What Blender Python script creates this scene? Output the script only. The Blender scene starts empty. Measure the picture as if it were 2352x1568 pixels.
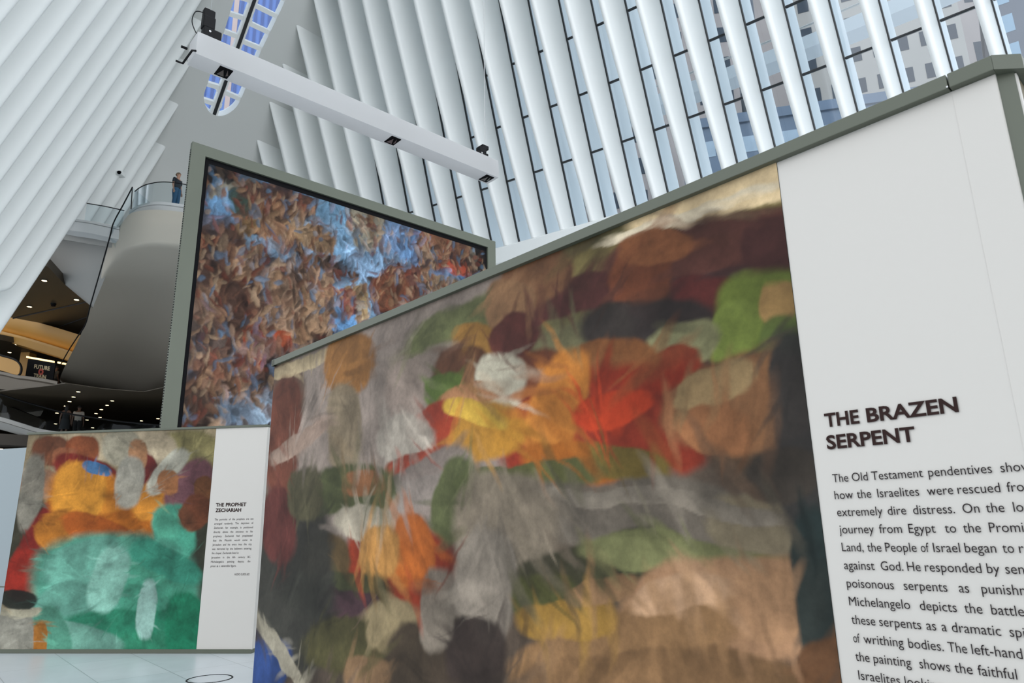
import bpy, bmesh, math, random
import numpy as np
from mathutils import Vector, Matrix, geometry

random.seed(7)
SC = bpy.context.scene
COL = SC.collection
R = math.radians
W_, H_ = 2352, 1568

# ------------------------------------------------------------------ camera
FPX, PITCH, ROLL = 1625.6, 0.2598, -0.0176
CAM = Vector((0, 0, 1.6))
FW = Vector((0, math.cos(PITCH), math.sin(PITCH)))
UP0 = Vector((0, -math.sin(PITCH), math.cos(PITCH)))
RT0 = Vector((1, 0, 0))
RT = RT0 * math.cos(ROLL) + UP0 * math.sin(ROLL)
UP = -RT0 * math.sin(ROLL) + UP0 * math.cos(ROLL)
cd = bpy.data.cameras.new('camera')
cam = bpy.data.objects.new('camera', cd)
COL.objects.link(cam)
cam.matrix_world = Matrix(((RT.x, UP.x, -FW.x, CAM.x), (RT.y, UP.y, -FW.y, CAM.y), (RT.z, UP.z, -FW.z, CAM.z), (0, 0, 0, 1)))
cd.sensor_width = 36
cd.lens = FPX / W_ * 36
cd.clip_end = 1000
cd.clip_start = 0.05
cd.dof.use_dof = True
cd.dof.focus_distance = 5.5
cd.dof.aperture_fstop = 5.6
SC.camera = cam
SC.cycles.max_bounces = 14
SC.cycles.diffuse_bounces = 8
SC.cycles.transparent_max_bounces = 24

# ------------------------------------------------------------------ sky, light, exposure
SC.view_settings.view_transform = 'Standard'
SC.view_settings.look = 'None'
SC.view_settings.gamma = 1
SC.view_settings.use_curve_mapping = False
SC.view_settings.exposure = 1.0
wd = bpy.data.worlds.new('sky')
SC.world = wd
wd.use_nodes = True
nt = wd.node_tree
bg = nt.nodes['Background']
tc = nt.nodes.new('ShaderNodeTexCoord')
sp = nt.nodes.new('ShaderNodeSeparateXYZ')
rp = nt.nodes.new('ShaderNodeValToRGB')
nt.links.new(tc.outputs['Generated'], sp.inputs[0])
nt.links.new(sp.outputs['Z'], rp.inputs[0])
nt.links.new(rp.outputs[0], bg.inputs['Color'])
rp.color_ramp.elements[0].position = 0.0
rp.color_ramp.elements[0].color = (0.96, 0.98, 1.0, 1)
rp.color_ramp.elements[1].position = 0.9
rp.color_ramp.elements[1].color = (0.84, 0.92, 1.0, 1)
bg.inputs['Strength'].default_value = 1.0


def s2l(c):
    return c / 12.92 if c <= 0.04045 else ((c + 0.055) / 1.055) ** 2.4


def hexl(h):
    h = h.lstrip('#')
    return tuple(s2l(int(h[i:i + 2], 16) / 255) for i in (0, 2, 4))


# ------------------------------------------------------------------ materials
def mat(name, col, rough=0.5, metal=0.0, spec=0.5, noise=0.0, nscale=4.0, bump=0.0, bscale=30.0, emit=None, estr=0.0):
    m = bpy.data.materials.new(name)
    m.use_nodes = True
    t = m.node_tree
    b = t.nodes['Principled BSDF']
    b.inputs['Roughness'].default_value = rough
    b.inputs['Metallic'].default_value = metal
    b.inputs['Specular IOR Level'].default_value = spec
    if isinstance(col, str):
        col = hexl(col)
    co = t.nodes.new('ShaderNodeTexCoord')
    nz = t.nodes.new('ShaderNodeTexNoise')
    nz.inputs['Scale'].default_value = nscale
    nz.inputs['Detail'].default_value = 4
    t.links.new(co.outputs['Object'], nz.inputs['Vector'])
    mx = t.nodes.new('ShaderNodeMix')
    mx.data_type = 'RGBA'
    mx.inputs['A'].default_value = (*[max(0, c * (1 - noise)) for c in col], 1)
    mx.inputs['B'].default_value = (*[min(1, c * (1 + noise)) for c in col], 1)
    t.links.new(nz.outputs['Fac'], mx.inputs['Factor'])
    t.links.new(mx.outputs['Result'], b.inputs['Base Color'])
    if bump:
        n2 = t.nodes.new('ShaderNodeTexNoise')
        n2.inputs['Scale'].default_value = bscale
        t.links.new(co.outputs['Object'], n2.inputs['Vector'])
        bp = t.nodes.new('ShaderNodeBump')
        bp.inputs['Strength'].default_value = bump
        t.links.new(n2.outputs['Fac'], bp.inputs['Height'])
        t.links.new(bp.outputs[0], b.inputs['Normal'])
    if emit:
        b.inputs['Emission Color'].default_value = (*emit, 1)
        b.inputs['Emission Strength'].default_value = estr
    return m


def glass_mat(name, tint, refl=0.1, rough=0.02, ior=1.45):
    m = bpy.data.materials.new(name)
    m.use_nodes = True
    t = m.node_tree
    t.nodes.clear()
    out = t.nodes.new('ShaderNodeOutputMaterial')
    tr = t.nodes.new('ShaderNodeBsdfTransparent')
    tr.inputs[0].default_value = (*tint, 1)
    gl = t.nodes.new('ShaderNodeBsdfGlossy')
    gl.inputs['Color'].default_value = (0.9, 0.95, 1, 1)
    gl.inputs['Roughness'].default_value = rough
    fr = t.nodes.new('ShaderNodeFresnel')
    fr.inputs['IOR'].default_value = ior
    ad = t.nodes.new('ShaderNodeMath')
    ad.operation = 'ADD'
    ad.inputs[1].default_value = refl
    ad.use_clamp = True
    mx = t.nodes.new('ShaderNodeMixShader')
    t.links.new(fr.outputs[0], ad.inputs[0])
    t.links.new(ad.outputs[0], mx.inputs[0])
    t.links.new(tr.outputs[0], mx.inputs[1])
    t.links.new(gl.outputs[0], mx.inputs[2])
    t.links.new(mx.outputs[0], out.inputs[0])
    return m


def print_mat(name, rough=0.55):
    m = bpy.data.materials.new(name)
    m.use_nodes = True
    t = m.node_tree
    b = t.nodes['Principled BSDF']
    b.inputs['Roughness'].default_value = rough
    b.inputs['Specular IOR Level'].default_value = 0.15
    at = t.nodes.new('ShaderNodeAttribute')
    at.attribute_name = 'Col'
    co = t.nodes.new('ShaderNodeTexCoord')
    nz = t.nodes.new('ShaderNodeTexNoise')
    nz.inputs['Scale'].default_value = 26
    nz.inputs['Detail'].default_value = 8
    nz.inputs['Roughness'].default_value = 0.7
    t.links.new(co.outputs['Object'], nz.inputs['Vector'])
    mr = t.nodes.new('ShaderNodeMapRange')
    mr.inputs['To Min'].default_value = 0.62
    mr.inputs['To Max'].default_value = 1.38
    t.links.new(nz.outputs['Fac'], mr.inputs['Value'])
    mx = t.nodes.new('ShaderNodeMix')
    mx.data_type = 'RGBA'
    mx.blend_type = 'MULTIPLY'
    mx.inputs['Factor'].default_value = 1
    t.links.new(at.outputs['Color'], mx.inputs['A'])
    t.links.new(mr.outputs['Result'], mx.inputs['B'])
    t.links.new(mx.outputs['Result'], b.inputs['Base Color'])
    return m


M = {}
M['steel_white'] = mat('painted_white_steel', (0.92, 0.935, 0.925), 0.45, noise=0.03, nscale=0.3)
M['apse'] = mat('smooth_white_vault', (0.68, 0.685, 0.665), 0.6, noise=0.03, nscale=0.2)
M['gasket'] = mat('black_gasket', (0.012, 0.014, 0.016), 0.5)
M['glass'] = glass_mat('facade_glass', (0.74, 0.83, 0.90), 0.06)
M['rail_glass'] = glass_mat('balustrade_glass', (0.80, 0.86, 0.88), 0.0, ior=1.25)
M['olive'] = mat('olive_frame_paint', (0.083, 0.092, 0.066), 0.45, noise=0.05, nscale=2)
M['olive_light'] = mat('sage_frame_vinyl', (0.125, 0.138, 0.104), 0.55, noise=0.05, nscale=1.5)
M['board_white'] = mat('white_print_board', (0.525, 0.500, 0.465), 0.4, noise=0.015, nscale=0.8)
M['pale_blue'] = mat('shaded_pale_blue_board', (0.27, 0.315, 0.335), 0.5, noise=0.02, nscale=0.8)  # pale blue, darkened: the shade on this board is put into its colour
M['maroon'] = mat('dark_maroon_ink', (0.019, 0.0055, 0.004), 0.6, spec=0.2)
M['ink'] = mat('grey_brown_ink', (0.0125, 0.0065, 0.0075), 0.6, spec=0.2)
M['black'] = mat('black_paint', (0.005, 0.005, 0.006), 0.7, spec=0.1)
M['black_metal'] = mat('black_metal', (0.005, 0.005, 0.006), 0.6, spec=0.2, noise=0.2, nscale=20)
M['fabric_white'] = mat('white_stretch_fabric', (0.66, 0.655, 0.65), 0.8, noise=0.02, nscale=3, bump=0.25, bscale=4)
t_ = M['fabric_white'].node_tree
b_ = t_.nodes['Principled BSDF']
o_ = t_.nodes['Material Output']
tl = t_.nodes.new('ShaderNodeBsdfTranslucent')
tl.inputs[0].default_value = (0.85, 0.85, 0.86, 1)
ms = t_.nodes.new('ShaderNodeMixShader')
ms.inputs[0].default_value = 0.55
t_.links.new(b_.outputs[0], ms.inputs[1])
t_.links.new(tl.outputs[0], ms.inputs[2])
t_.links.new(ms.outputs[0], o_.inputs[0])
M['chrome'] = mat('brushed_metal', (0.45, 0.45, 0.45), 0.3, metal=1)
M['print'] = print_mat('mural_print')
M['brown_ceil'] = mat('brown_ceiling_panels', (0.060, 0.044, 0.026), 0.5, noise=0.15, nscale=0.5)
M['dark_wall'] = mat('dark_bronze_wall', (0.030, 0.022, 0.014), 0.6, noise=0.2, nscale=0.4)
M['slab_white'] = mat('white_plaster', (0.60, 0.61, 0.61), 0.6, noise=0.03, nscale=0.4)
M['stair_white'] = mat('white_stair_shell', (0.57, 0.525, 0.45), 0.55, noise=0.03, nscale=0.3)
M['plaster_shade'] = mat('plaster_shade_tone', (0.17, 0.148, 0.12), 0.6, noise=0.04, nscale=0.5)  # the upper parapet's lack of light is put into this dark base colour
M['dimmed_plaster'] = mat('dimmed_plaster', (0.34, 0.335, 0.32), 0.6, noise=0.03, nscale=0.5)  # shade of the white drum's recess under the platform is put into this grey
M['gold'] = mat('gilded_cove', (0.44, 0.235, 0.052), 0.5, noise=0.06, nscale=1)
M['warm_emit'] = mat('warm_lamp', (1, 0.85, 0.6), 0.5, emit=(1.0, 0.78, 0.42), estr=4.0)
M['strip_emit'] = mat('warm_strip', (1, 0.85, 0.6), 0.5, emit=(1.0, 0.70, 0.30), estr=1.0)
M['skin'] = mat('skin', (0.45, 0.25, 0.17), 0.6)
M['skin_dark'] = mat('skin_dark', (0.14, 0.07, 0.045), 0.6)
M['stone'] = mat('limestone', (0.30, 0.255, 0.24), 0.8, noise=0.15, nscale=0.15)
M['slate'] = mat('slate_curtain', (0.09, 0.10, 0.13), 0.5, noise=0.2, nscale=0.2)
M['beige'] = mat('beige_masonry', (0.36, 0.33, 0.30), 0.8, noise=0.12, nscale=0.15)
M['win_dark'] = mat('window_glass_dark', (0.022, 0.032, 0.05), 0.6, spec=0.2, noise=0.4, nscale=0.3)
M['win_blue'] = mat('pale_blue_curtain', (0.25, 0.37, 0.48), 0.2, noise=0.35, nscale=0.12)
M['blue_glass'] = mat('blue_tower_glass', (0.12, 0.22, 0.55), 0.25, noise=0.25, nscale=0.1)  # blue glass, with the reflected sky put into the base colour
M['navy'] = mat('navy_fin', (0.05, 0.09, 0.26), 0.4)
M['pinkish'] = mat('pale_pink_fin', (0.48, 0.37, 0.33), 0.6)
M['podium'] = mat('blue_grey_curtain', (0.085, 0.125, 0.19), 0.25, noise=0.5, nscale=0.12)
M['podium_reflection'] = mat('painted_reflection', (0.30, 0.38, 0.46), 0.3, noise=0.6, nscale=0.2)  # white reflections on the podium glass, painted as pale patches
M['asphalt'] = mat('asphalt', (0.25, 0.25, 0.26), 0.9, noise=0.1, nscale=1)


def floor_mat():
    m = mat('white_marble_tiles', (0.72, 0.76, 0.78), 0.28, spec=0.35)
    t = m.node_tree
    b = t.nodes['Principled BSDF']
    co = t.nodes.new('ShaderNodeTexCoord')
    mp = t.nodes.new('ShaderNodeMapping')
    mp.inputs['Rotation'].default_value = (0, 0, R(49.5))
    mp.inputs['Location'].default_value = (0.21, 0.35, 0)
    br = t.nodes.new('ShaderNodeTexBrick')
    br.offset = 0
    br.inputs['Color1'].default_value = (0.56, 0.59, 0.61, 1)
    br.inputs['Color2'].default_value = (0.51, 0.55, 0.57, 1)
    br.inputs['Mortar'].default_value = (0.33, 0.36, 0.37, 1)
    br.inputs['Scale'].default_value = 1
    br.inputs['Mortar Size'].default_value = 0.006
    br.inputs['Brick Width'].default_value = 1.6
    br.inputs['Row Height'].default_value = 0.8
    nz = t.nodes.new('ShaderNodeTexNoise')
    nz.inputs['Scale'].default_value = 1.3
    nz.inputs['Detail'].default_value = 6
    nz.inputs['Distortion'].default_value = 2
    mx = t.nodes.new('ShaderNodeMix')
    mx.data_type = 'RGBA'
    mx.blend_type = 'MULTIPLY'
    mx.inputs['Factor'].default_value = 0.18
    t.links.new(co.outputs['Object'], mp.inputs[0])
    t.links.new(mp.outputs[0], br.inputs['Vector'])
    t.links.new(mp.outputs[0], nz.inputs['Vector'])
    t.links.new(br.outputs['Color'], mx.inputs['A'])
    t.links.new(nz.outputs['Fac'], mx.inputs['B'])
    t.links.new(mx.outputs['Result'], b.inputs['Base Color'])
    return m


M['floor'] = floor_mat()


# ------------------------------------------------------------------ helpers
def link(o, parent=None):
    COL.objects.link(o)
    if parent:
        o.parent = parent
    return o


def tag(o, label=None, cat=None, group=None, kind=None):
    if label:
        o['label'] = label
    if cat:
        o['category'] = cat
    if group:
        o['group'] = group
    if kind:
        o['kind'] = kind
    return o


def empty(name, loc=(0, 0, 0), rz=0):
    o = bpy.data.objects.new(name, None)
    COL.objects.link(o)
    o.location = loc
    o.rotation_euler = (0, 0, rz)
    o.empty_display_size = 0.2
    return o


def mesh(name, verts, faces, m, parent=None, smooth=False, kind=None, label=None):
    """One mesh object. With a parent the vertices are given in world space and kept there."""
    me = bpy.data.meshes.new(name)
    me.from_pydata([tuple(v) for v in verts], [], [tuple(f) for f in faces])
    bm = bmesh.new()
    bm.from_mesh(me)
    bmesh.ops.recalc_face_normals(bm, faces=bm.faces)
    bm.to_mesh(me)
    bm.free()
    if m:
        me.materials.append(m)
    if smooth:
        me.polygons.foreach_set('use_smooth', [True] * len(me.polygons))
    o = bpy.data.objects.new(name, me)
    link(o)
    if parent:
        setparent(o, parent)
    if kind:
        o['kind'] = kind
    if label:
        o['label'] = label
    return o


def wmat(o):
    m = o.matrix_basis.copy()
    while o.parent:
        m = o.parent.matrix_basis @ m if True else m
        o = o.parent
    return m


def setparent(o, p):
    o.parent = p
    o.matrix_parent_inverse = Matrix.Identity(4)
    inv = wmat(p).inverted()
    o.matrix_basis = inv @ o.matrix_basis


class MB:
    def __init__(self):
        self.v = []
        self.f = []

    def quad(self, a, b, c, d):
        n = len(self.v)
        self.v += [a, b, c, d]
        self.f.append((n, n + 1, n + 2, n + 3))

    def hexa(self, p):
        """eight corners: bottom ring 0-3, top ring 4-7"""
        n = len(self.v)
        self.v += list(p)
        for f in ((3, 2, 1, 0), (4, 5, 6, 7), (0, 1, 5, 4), (1, 2, 6, 5), (2, 3, 7, 6), (3, 0, 4, 7)):
            self.f.append(tuple(n + i for i in f))

    def box(self, o, dx, dy, dz):
        """corner o and three edge vectors"""
        o, dx, dy, dz = Vector(o), Vector(dx), Vector(dy), Vector(dz)
        b = [o, o + dx, o + dx + dy, o + dy]
        self.hexa(b + [p + dz for p in b])

    def prism(self, poly, z0, z1):
        n = len(self.v)
        k = len(poly)
        self.v += [(p[0], p[1], z0) for p in poly] + [(p[0], p[1], z1) for p in poly]
        self.f.append(tuple(n + i for i in range(k))[::-1])
        self.f.append(tuple(n + k + i for i in range(k)))
        for i in range(k):
            j = (i + 1) % k
            self.f.append((n + i, n + j, n + k + j, n + k + i))

    def tube(self, pts, r, seg=8, cap=True):
        pts = [Vector(p) for p in pts]
        n0 = len(self.v)
        prev = None
        for i, p in enumerate(pts):
            d = (pts[min(i + 1, len(pts) - 1)] - pts[max(i - 1, 0)]).normalized()
            if prev is None:
                ref = Vector((0, 0, 1)) if abs(d.z) < 0.9 else Vector((1, 0, 0))
                u = d.cross(ref).normalized()
            else:
                u = (prev - d * prev.dot(d)).normalized()
            prev = u
            w = d.cross(u)
            for k in range(seg):
                a = 2 * math.pi * k / seg
                self.v.append(p + (u * math.cos(a) + w * math.sin(a)) * r)
        for i in range(len(pts) - 1):
            for k in range(seg):
                a = n0 + i * seg + k
                b = n0 + i * seg + (k + 1) % seg
                self.f.append((a, b, b + seg, a + seg))
        if cap:
            self.f.append(tuple(n0 + k for k in range(seg))[::-1])
            e = n0 + (len(pts) - 1) * seg
            self.f.append(tuple(e + k for k in range(seg)))

    def grid(self, rows):
        n0 = len(self.v)
        w = len(rows[0])
        for r in rows:
            self.v += [tuple(p) for p in r]
        for i in range(len(rows) - 1):
            for j in range(w - 1):
                a = n0 + i * w + j
                self.f.append((a, a + 1, a + w + 1, a + w))

    def disc(self, c, r, nz=(0, 0, -1), seg=20, h=0.02):
        c = Vector(c)
        nz = Vector(nz)
        self.tube([c, c + nz * h], r, seg)

    def build(self, name, m, parent=None, smooth=False, kind=None, label=None):
        return mesh(name, self.v, self.f, m, parent, smooth, kind, label)


def bevel(o, w, seg=2):
    md = o.modifiers.new('bevel', 'BEVEL')
    md.width = w
    md.segments = seg
    md.limit_method = 'ANGLE'
    return o


def ray(u, v):
    return FW + RT * ((u - W_ / 2) / FPX) - UP * ((v - H_ / 2) / FPX)


def at_y(u, v, y):
    """the point at forward distance y along a line of sight"""
    d = ray(u, v)
    return CAM + d * (y / d.y)


def at_z(u, v, z):
    d = ray(u, v)
    return CAM + d * ((z - CAM.z) / d.z)


# ================================================================== THE HALL
# hall frame: s runs along the long axis, t across it, z up, in units of 0.8 m; the fitted hall is scaled about the camera, hence the z offset
S = 0.8
AH = R(-41)
AX = Vector((math.sin(AH), math.cos(AH), 0))
LX = Vector((math.cos(AH), -math.sin(AH), 0))


def hall(s, t, z):
    p = AX * s + LX * t + Vector((0, 0, z))
    return Vector((p.x * S, p.y * S, p.z * S + 0.32))


DS = 1.8
RT0_, RK, RS0, RL1, RL2, RSA, RZ1, RDZ, RD0, RD1, RD2 = 32.204755, 0.00262981, -24.732728, 0.24013631, -0.00085902, 7.06704339, 21.3777858, 3.2289817, 1.4535593, 0.0964087, -0.00126876


def r_root(s, z):
    d = min(z, 62) - RZ1
    return RT0_ - RK * (s - RS0) ** 2 - RL1 * d - RL2 * d * d - (z - min(z, 62)) * 0.15


def r_depth(z):
    d = min(z, 52) - RZ1
    return RD0 + RD1 * d + RD2 * d * d


LSA = 23.6
LC = (4.850871, 0.581280, 0.013370, 0.340690, -0.00080941, 0.00203834)


def l_nose(k, z):
    d = min(z, 62) - 22
    q = max(k, -3) - 7
    t = LC[0] + LC[1] * q + LC[2] * q * q + LC[3] * d + LC[4] * d * d + LC[5] * q * d
    if k < -3:
        t -= (-3 - k) * 0.30
    return t


# floor ------------------------------------------------------------
mb = MB()
mb.box((-75, -45, -0.3), (150, 0, 0), (0, 135, 0), (0, 0, 0.3))
floor = mb.build('floor', M['floor'], kind='structure')

# right wall ribs ---------------------------------------------------
BASE_Z = 17.4
trim_n = 0


def vault_s(t, z):
    return min(48.6 - .10 * (t - 13), 44.12 - .10 * (t - 13) - .90 * (z - 30))


def rib_right(k):
    global trim_n
    s = RSA + k * DS
    rows = []
    zt = BASE_Z + 4
    while zt < 66 and s < vault_s(r_root(s, zt) - r_depth(zt), zt) + 1.2:
        zt += .25
    ztip = zt - 1.0
    zs = [BASE_Z + 0.0] + list(np.linspace(BASE_Z + 0.6, ztip - 4.6, 24)) + list(np.linspace(ztip - 4.4, zt, 18))
    for z in zs:
        r = r_root(s, z)
        D = r_depth(z)
        w = 0.34
        sec = [(0, -1.25), (0, 0), (0, D - .22), (.025, D - .10), (.085, D - .025), (.17, D), (.255, D - .025), (.315, D - .10), (w, D - .22), (w, 0), (w, -1.25)]
        f = 1 if zt > 60 else min(1, max(0.02, (ztip + .2 - z) / 4.2)) ** .75
        rows.append([hall(s + w - (w - a) * f, r - b, z) for a, b in sec])
    m = MB()
    m.grid([r + [r[0]] for r in rows])
    n = len(rows[0]) + 1
    m.f.append(tuple(range(n - 1)))
    m.f.append(tuple(range((len(rows) - 1) * n, (len(rows) - 1) * n + n - 1)))
    trim_n += 1
    o = m.build('trim_%d' % trim_n, M['steel_white'], smooth=True, kind='structure')
    auto_smooth(o)
    return o


def auto_smooth(o, ang=40):
    me = o.data
    me.polygons.foreach_set('use_smooth', [True] * len(me.polygons))
    bm = bmesh.new()
    bm.from_mesh(me)
    for e in bm.edges:
        if len(e.link_faces) == 2 and e.calc_face_angle(0) > R(ang):
            e.smooth = False
    bm.to_mesh(me)
    bm.free()


for k in range(-5, 24):
    rib_right(k)

# right wall glazing, one window per bay ------------------------------
KG0, KG1 = -5, 17
levels = [RZ1 + RDZ * i for i in range(0, 13)]
for i, k in enumerate(range(KG0, KG1 + 1)):
    s0 = RSA + k * DS
    s1 = s0 + DS
    m = MB()
    zs = [BASE_Z] + [z for z in levels if z > BASE_Z + .5] + [66]
    # bay k lies on the near side of rib k: from rib k towards the viewer
    sa, sb = s0 - DS + 0.34, s0
    m.grid([[hall(sa, r_root(sa, z), z), hall(sb, r_root(sb, z), z)] for z in zs])
    win = m.build('window_%d' % (i + 1), M['glass'], kind='structure')
    g = MB()
    rows = []
    for z in zs:
        r = r_root(s0, z)
        rows.append([hall(s0 - .055, r - .03, z), hall(s0, r - .05, z)])
    rows2 = [[hall(s0 - .055, r_root(s0, z) + .08, z), hall(s0, r_root(s0, z) + .08, z)] for z in zs]
    for a, b, c, d in zip(rows[:-1], rows[1:], rows2[:-1], rows2[1:]):
        g.hexa([a[0], a[1], c[1], c[0], b[0], b[1], d[1], d[0]])
    g.build('gasket', M['gasket'], win)
    for z in zs[1:-1]:
        if z > 52:
            continue
        q = MB()
        ra, rb_ = r_root(sa, z), r_root(sb, z)
        q.hexa([hall(sa, ra - .06, z - .033), hall(sb - .08, rb_ - .06, z - .033), hall(sb - .08, rb_ + .08, z - .033), hall(sa, ra + .08, z - .033),
                hall(sa, ra - .06, z + .033), hall(sb - .08, rb_ - .06, z + .033), hall(sb - .08, rb_ + .08, z + .033), hall(sa, ra + .08, z + .033)])
        q.build('mullion', M['gasket'], win)

# solid infill beyond the glazing, ledge and lower wall ----------------
m = MB()
def clipped_wall(name, ks_, zs_, tf):
    m_ = MB()
    idx = {}
    for i, k in enumerate(ks_):
        for j, z in enumerate(zs_):
            s_ = k
            idx[i, j] = len(m_.v)
            m_.v.append(hall(s_, tf(s_, z), z))
    for i in range(len(ks_) - 1):
        for j in range(len(zs_) - 1):
            if ks_[i] < vault_s(tf(ks_[i], zs_[j]), zs_[j]) + 1.0:
                m_.f.append((idx[i, j], idx[i + 1, j], idx[i + 1, j + 1], idx[i, j + 1]))
    return m_.build(name, M['steel_white'], smooth=True, kind='structure')


clipped_wall('wall_right', list(np.linspace(RSA + KG1 * DS, 50.5, 26)), list(np.linspace(0, 66, 60)), lambda s_, z: r_root(s_, z) + .3)
m = MB()
ks = np.linspace(-6, 24, 40)
rows = []
for dt, z in ((1.2, 0.0), (1.2, BASE_Z - 2.2), (-.2, BASE_Z - 1.5), (-1.05, BASE_Z - 1.0), (-1.05, BASE_Z - .12), (-.95, BASE_Z), (1.35, BASE_Z)):
    rows.append([hall(RSA + k * DS, r_root(RSA + k * DS, BASE_Z) + dt, z) for k in ks])
m.grid(rows)
auto_smooth(m.build('wall_right_base', M['steel_white'], kind='structure'), 30)

# left wall ribs ------------------------------------------------------
for k in range(-7, 16):
    s = LSA + k * DS
    zb = 11.0 if k <= 8 else 12.85 if k == 9 else (9.5 if k == 10 else 18.5)
    zt = zb + 4
    while zt < 64 and s < vault_s(l_nose(k, zt), zt) + 1.2:
        zt += .5
    ztip = zt - 1.2
    zs = [zb, zb + .03, zb + .11, zb + .25, zb + .45] + list(np.linspace(zb + 1.4, max(ztip - 4, zb + 2), 24)) + list(np.linspace(max(ztip - 3.7, zb + 2.3), zt, 16))
    rows = []
    for z in zs:
        t = l_nose(k, z)
        cut = max(0, 1 - (z - zb) / 0.45) if k <= 10 else 0
        t -= 0.45 * (1 - math.sqrt(max(0, 1 - cut * cut)))
        w = .35
        Dp = 3.2
        sec = [(0, Dp), (0, .24), (-.025, .11), (-.085, .03), (-.17, 0), (-.26, .03), (-.32, .11), (-w, .24), (-w, Dp)]
        f = min(1, max(0.02, (ztip + .3 - z) / 3.6)) ** .7
        rows.append([hall(s + a * f, t - b, z) for a, b in sec])
    if k > 13:
        continue
    m = MB()
    m.grid([r + [r[0]] for r in rows])
    n = len(rows[0]) + 1
    m.f.append(tuple(range(n - 1)))
    m.f.append(tuple(range((len(rows) - 1) * n, (len(rows) - 1) * n + n - 1)))
    trim_n += 1
    auto_smooth(m.build('trim_%d' % trim_n, M['steel_white'], kind='structure'))
m = MB()
m.grid([[hall(LSA + k * DS, l_nose(k, max(z, 13)) - 3.0, z) for k in range(-8, 11)] for z in np.linspace(13.0, 64, 26)])
m.build('wall_left', M['steel_white'], smooth=True, kind='structure')
clipped_wall('wall_left_end', list(np.linspace(LSA + 10 * DS, 49.5, 16)), list(np.linspace(18.2, 64, 50)), lambda s_, z: l_nose((s_ - LSA) / DS, z) - 3.0)


# end vault with the lens-shaped skylight ---------------------------------
def ap_s(t, z):
    k = 44.12 - .10 * (t - 13) - .90 * (z - 30)
    cap = 48.6 - .10 * (t - 13)
    h = 1.5
    # smooth minimum of the sloping vault and the upright end wall
    x = (cap - k) / h
    return cap - h * math.log1p(math.exp(min(40, x))) if x < 40 else k


def on_vault(u, v, off=0.0):
    d = ray(u, v)
    lo, hi = 20.0, 90.0

    def f(q):
        p = d * q
        s, t, z = p.dot(AX), p.dot(LX), p.z + CAM.z
        return s - (ap_s(t, z) + off)
    for _ in range(60):
        mid = (lo + hi) / 2
        if f(mid) > 0:
            hi = mid
        else:
            lo = mid
    p = d * lo
    return p.dot(LX), p.z + CAM.z


outline_px = [(468, 223), (478, 188), (496, 130), (514, 75), (536, 5), (566, -90), (612, -220), (680, -300), (742, -240), (712, -150), (682, -80), (655, 0), (632, 50), (597, 123), (567, 195), (549, 236), (534, 254), (514, 265), (494, 265), (477, 252)]
hole = [on_vault(u, v) for u, v in outline_px]
# smooth the outline
hp = []
nH = len(hole)
for i in range(nH):
    p0, p1, p2, p3 = (Vector(hole[(i + j) % nH]) for j in (-1, 0, 1, 2))
    for q in range(5):
        f = q / 5
        hp.append(0.5 * ((2 * p1) + (-p0 + p2) * f + (2 * p0 - 5 * p1 + 4 * p2 - p3) * f * f + (-p0 + 3 * p1 - 3 * p2 + p3) * f ** 3))
pts = [Vector((p[0], p[1])) for p in hp]
nh = len(pts)
ts = np.linspace(-5, 26, 50)
zz = np.linspace(18.4, 60, 66)


def inside(p):
    c = False
    j = nh - 1
    for i in range(nh):
        a, b = pts[i], pts[j]
        if (a.y > p.y) != (b.y > p.y) and p.x < (b.x - a.x) * (p.y - a.y) / (b.y - a.y) + a.x:
            c = not c
        j = i
    return c


allp = list(pts)
for z in zz:
    for t in ts:
        p = Vector((t, z))
        if not inside(p) and min((p - q).length for q in pts) > .25:
            allp.append(p)
res = geometry.delaunay_2d_cdt(allp, [(i, (i + 1) % nh) for i in range(nh)], [], 0, 1e-5)
vv, ff = res[0], res[2]
verts = [hall(ap_s(p.x, p.y), p.x, p.y) for p in vv]
faces = []
for f in ff:
    c = sum((vv[i] for i in f), Vector((0, 0))) / len(f)
    if not inside(c):
        faces.append(f)
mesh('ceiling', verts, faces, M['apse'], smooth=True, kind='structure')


def vp(t, z, off=0.0):
    """point on the vault, off units behind it (outwards)"""
    return hall(ap_s(t, z) + off * .67, t, z + off * .74)


# reveal round the opening, panes behind, cross bars and spine
m = MB()
m.grid([[vp(p.x, p.y, o) for p in pts + [pts[0]]] for o in (0, .05, .5, .95)])
rev = m.build('window_skylight', M['steel_white'], smooth=True, kind='structure')
m = MB()
m.v = [vp(p.x, p.y, .9) for p in pts]
m.f = [tuple(range(nh))]
m.build('glass_pane', glass_mat('skylight_glass', (0.86, 0.92, 1.0), 0.02), rev)


def strip(a, b, w, name, mt, off0=0.15, off1=0.55):
    """bar between two image-derived vault points, w wide"""
    a, b = Vector(a), Vector(b)
    d = (b - a).normalized()
    n = Vector((-d.y, d.x)) * w / 2
    c = [a - n, b - n, b + n, a + n]
    q = MB()
    q.hexa([vp(p.x, p.y, off0) for p in c] + [vp(p.x, p.y, off1) for p in c])
    return q.build(name, mt, rev)


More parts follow.
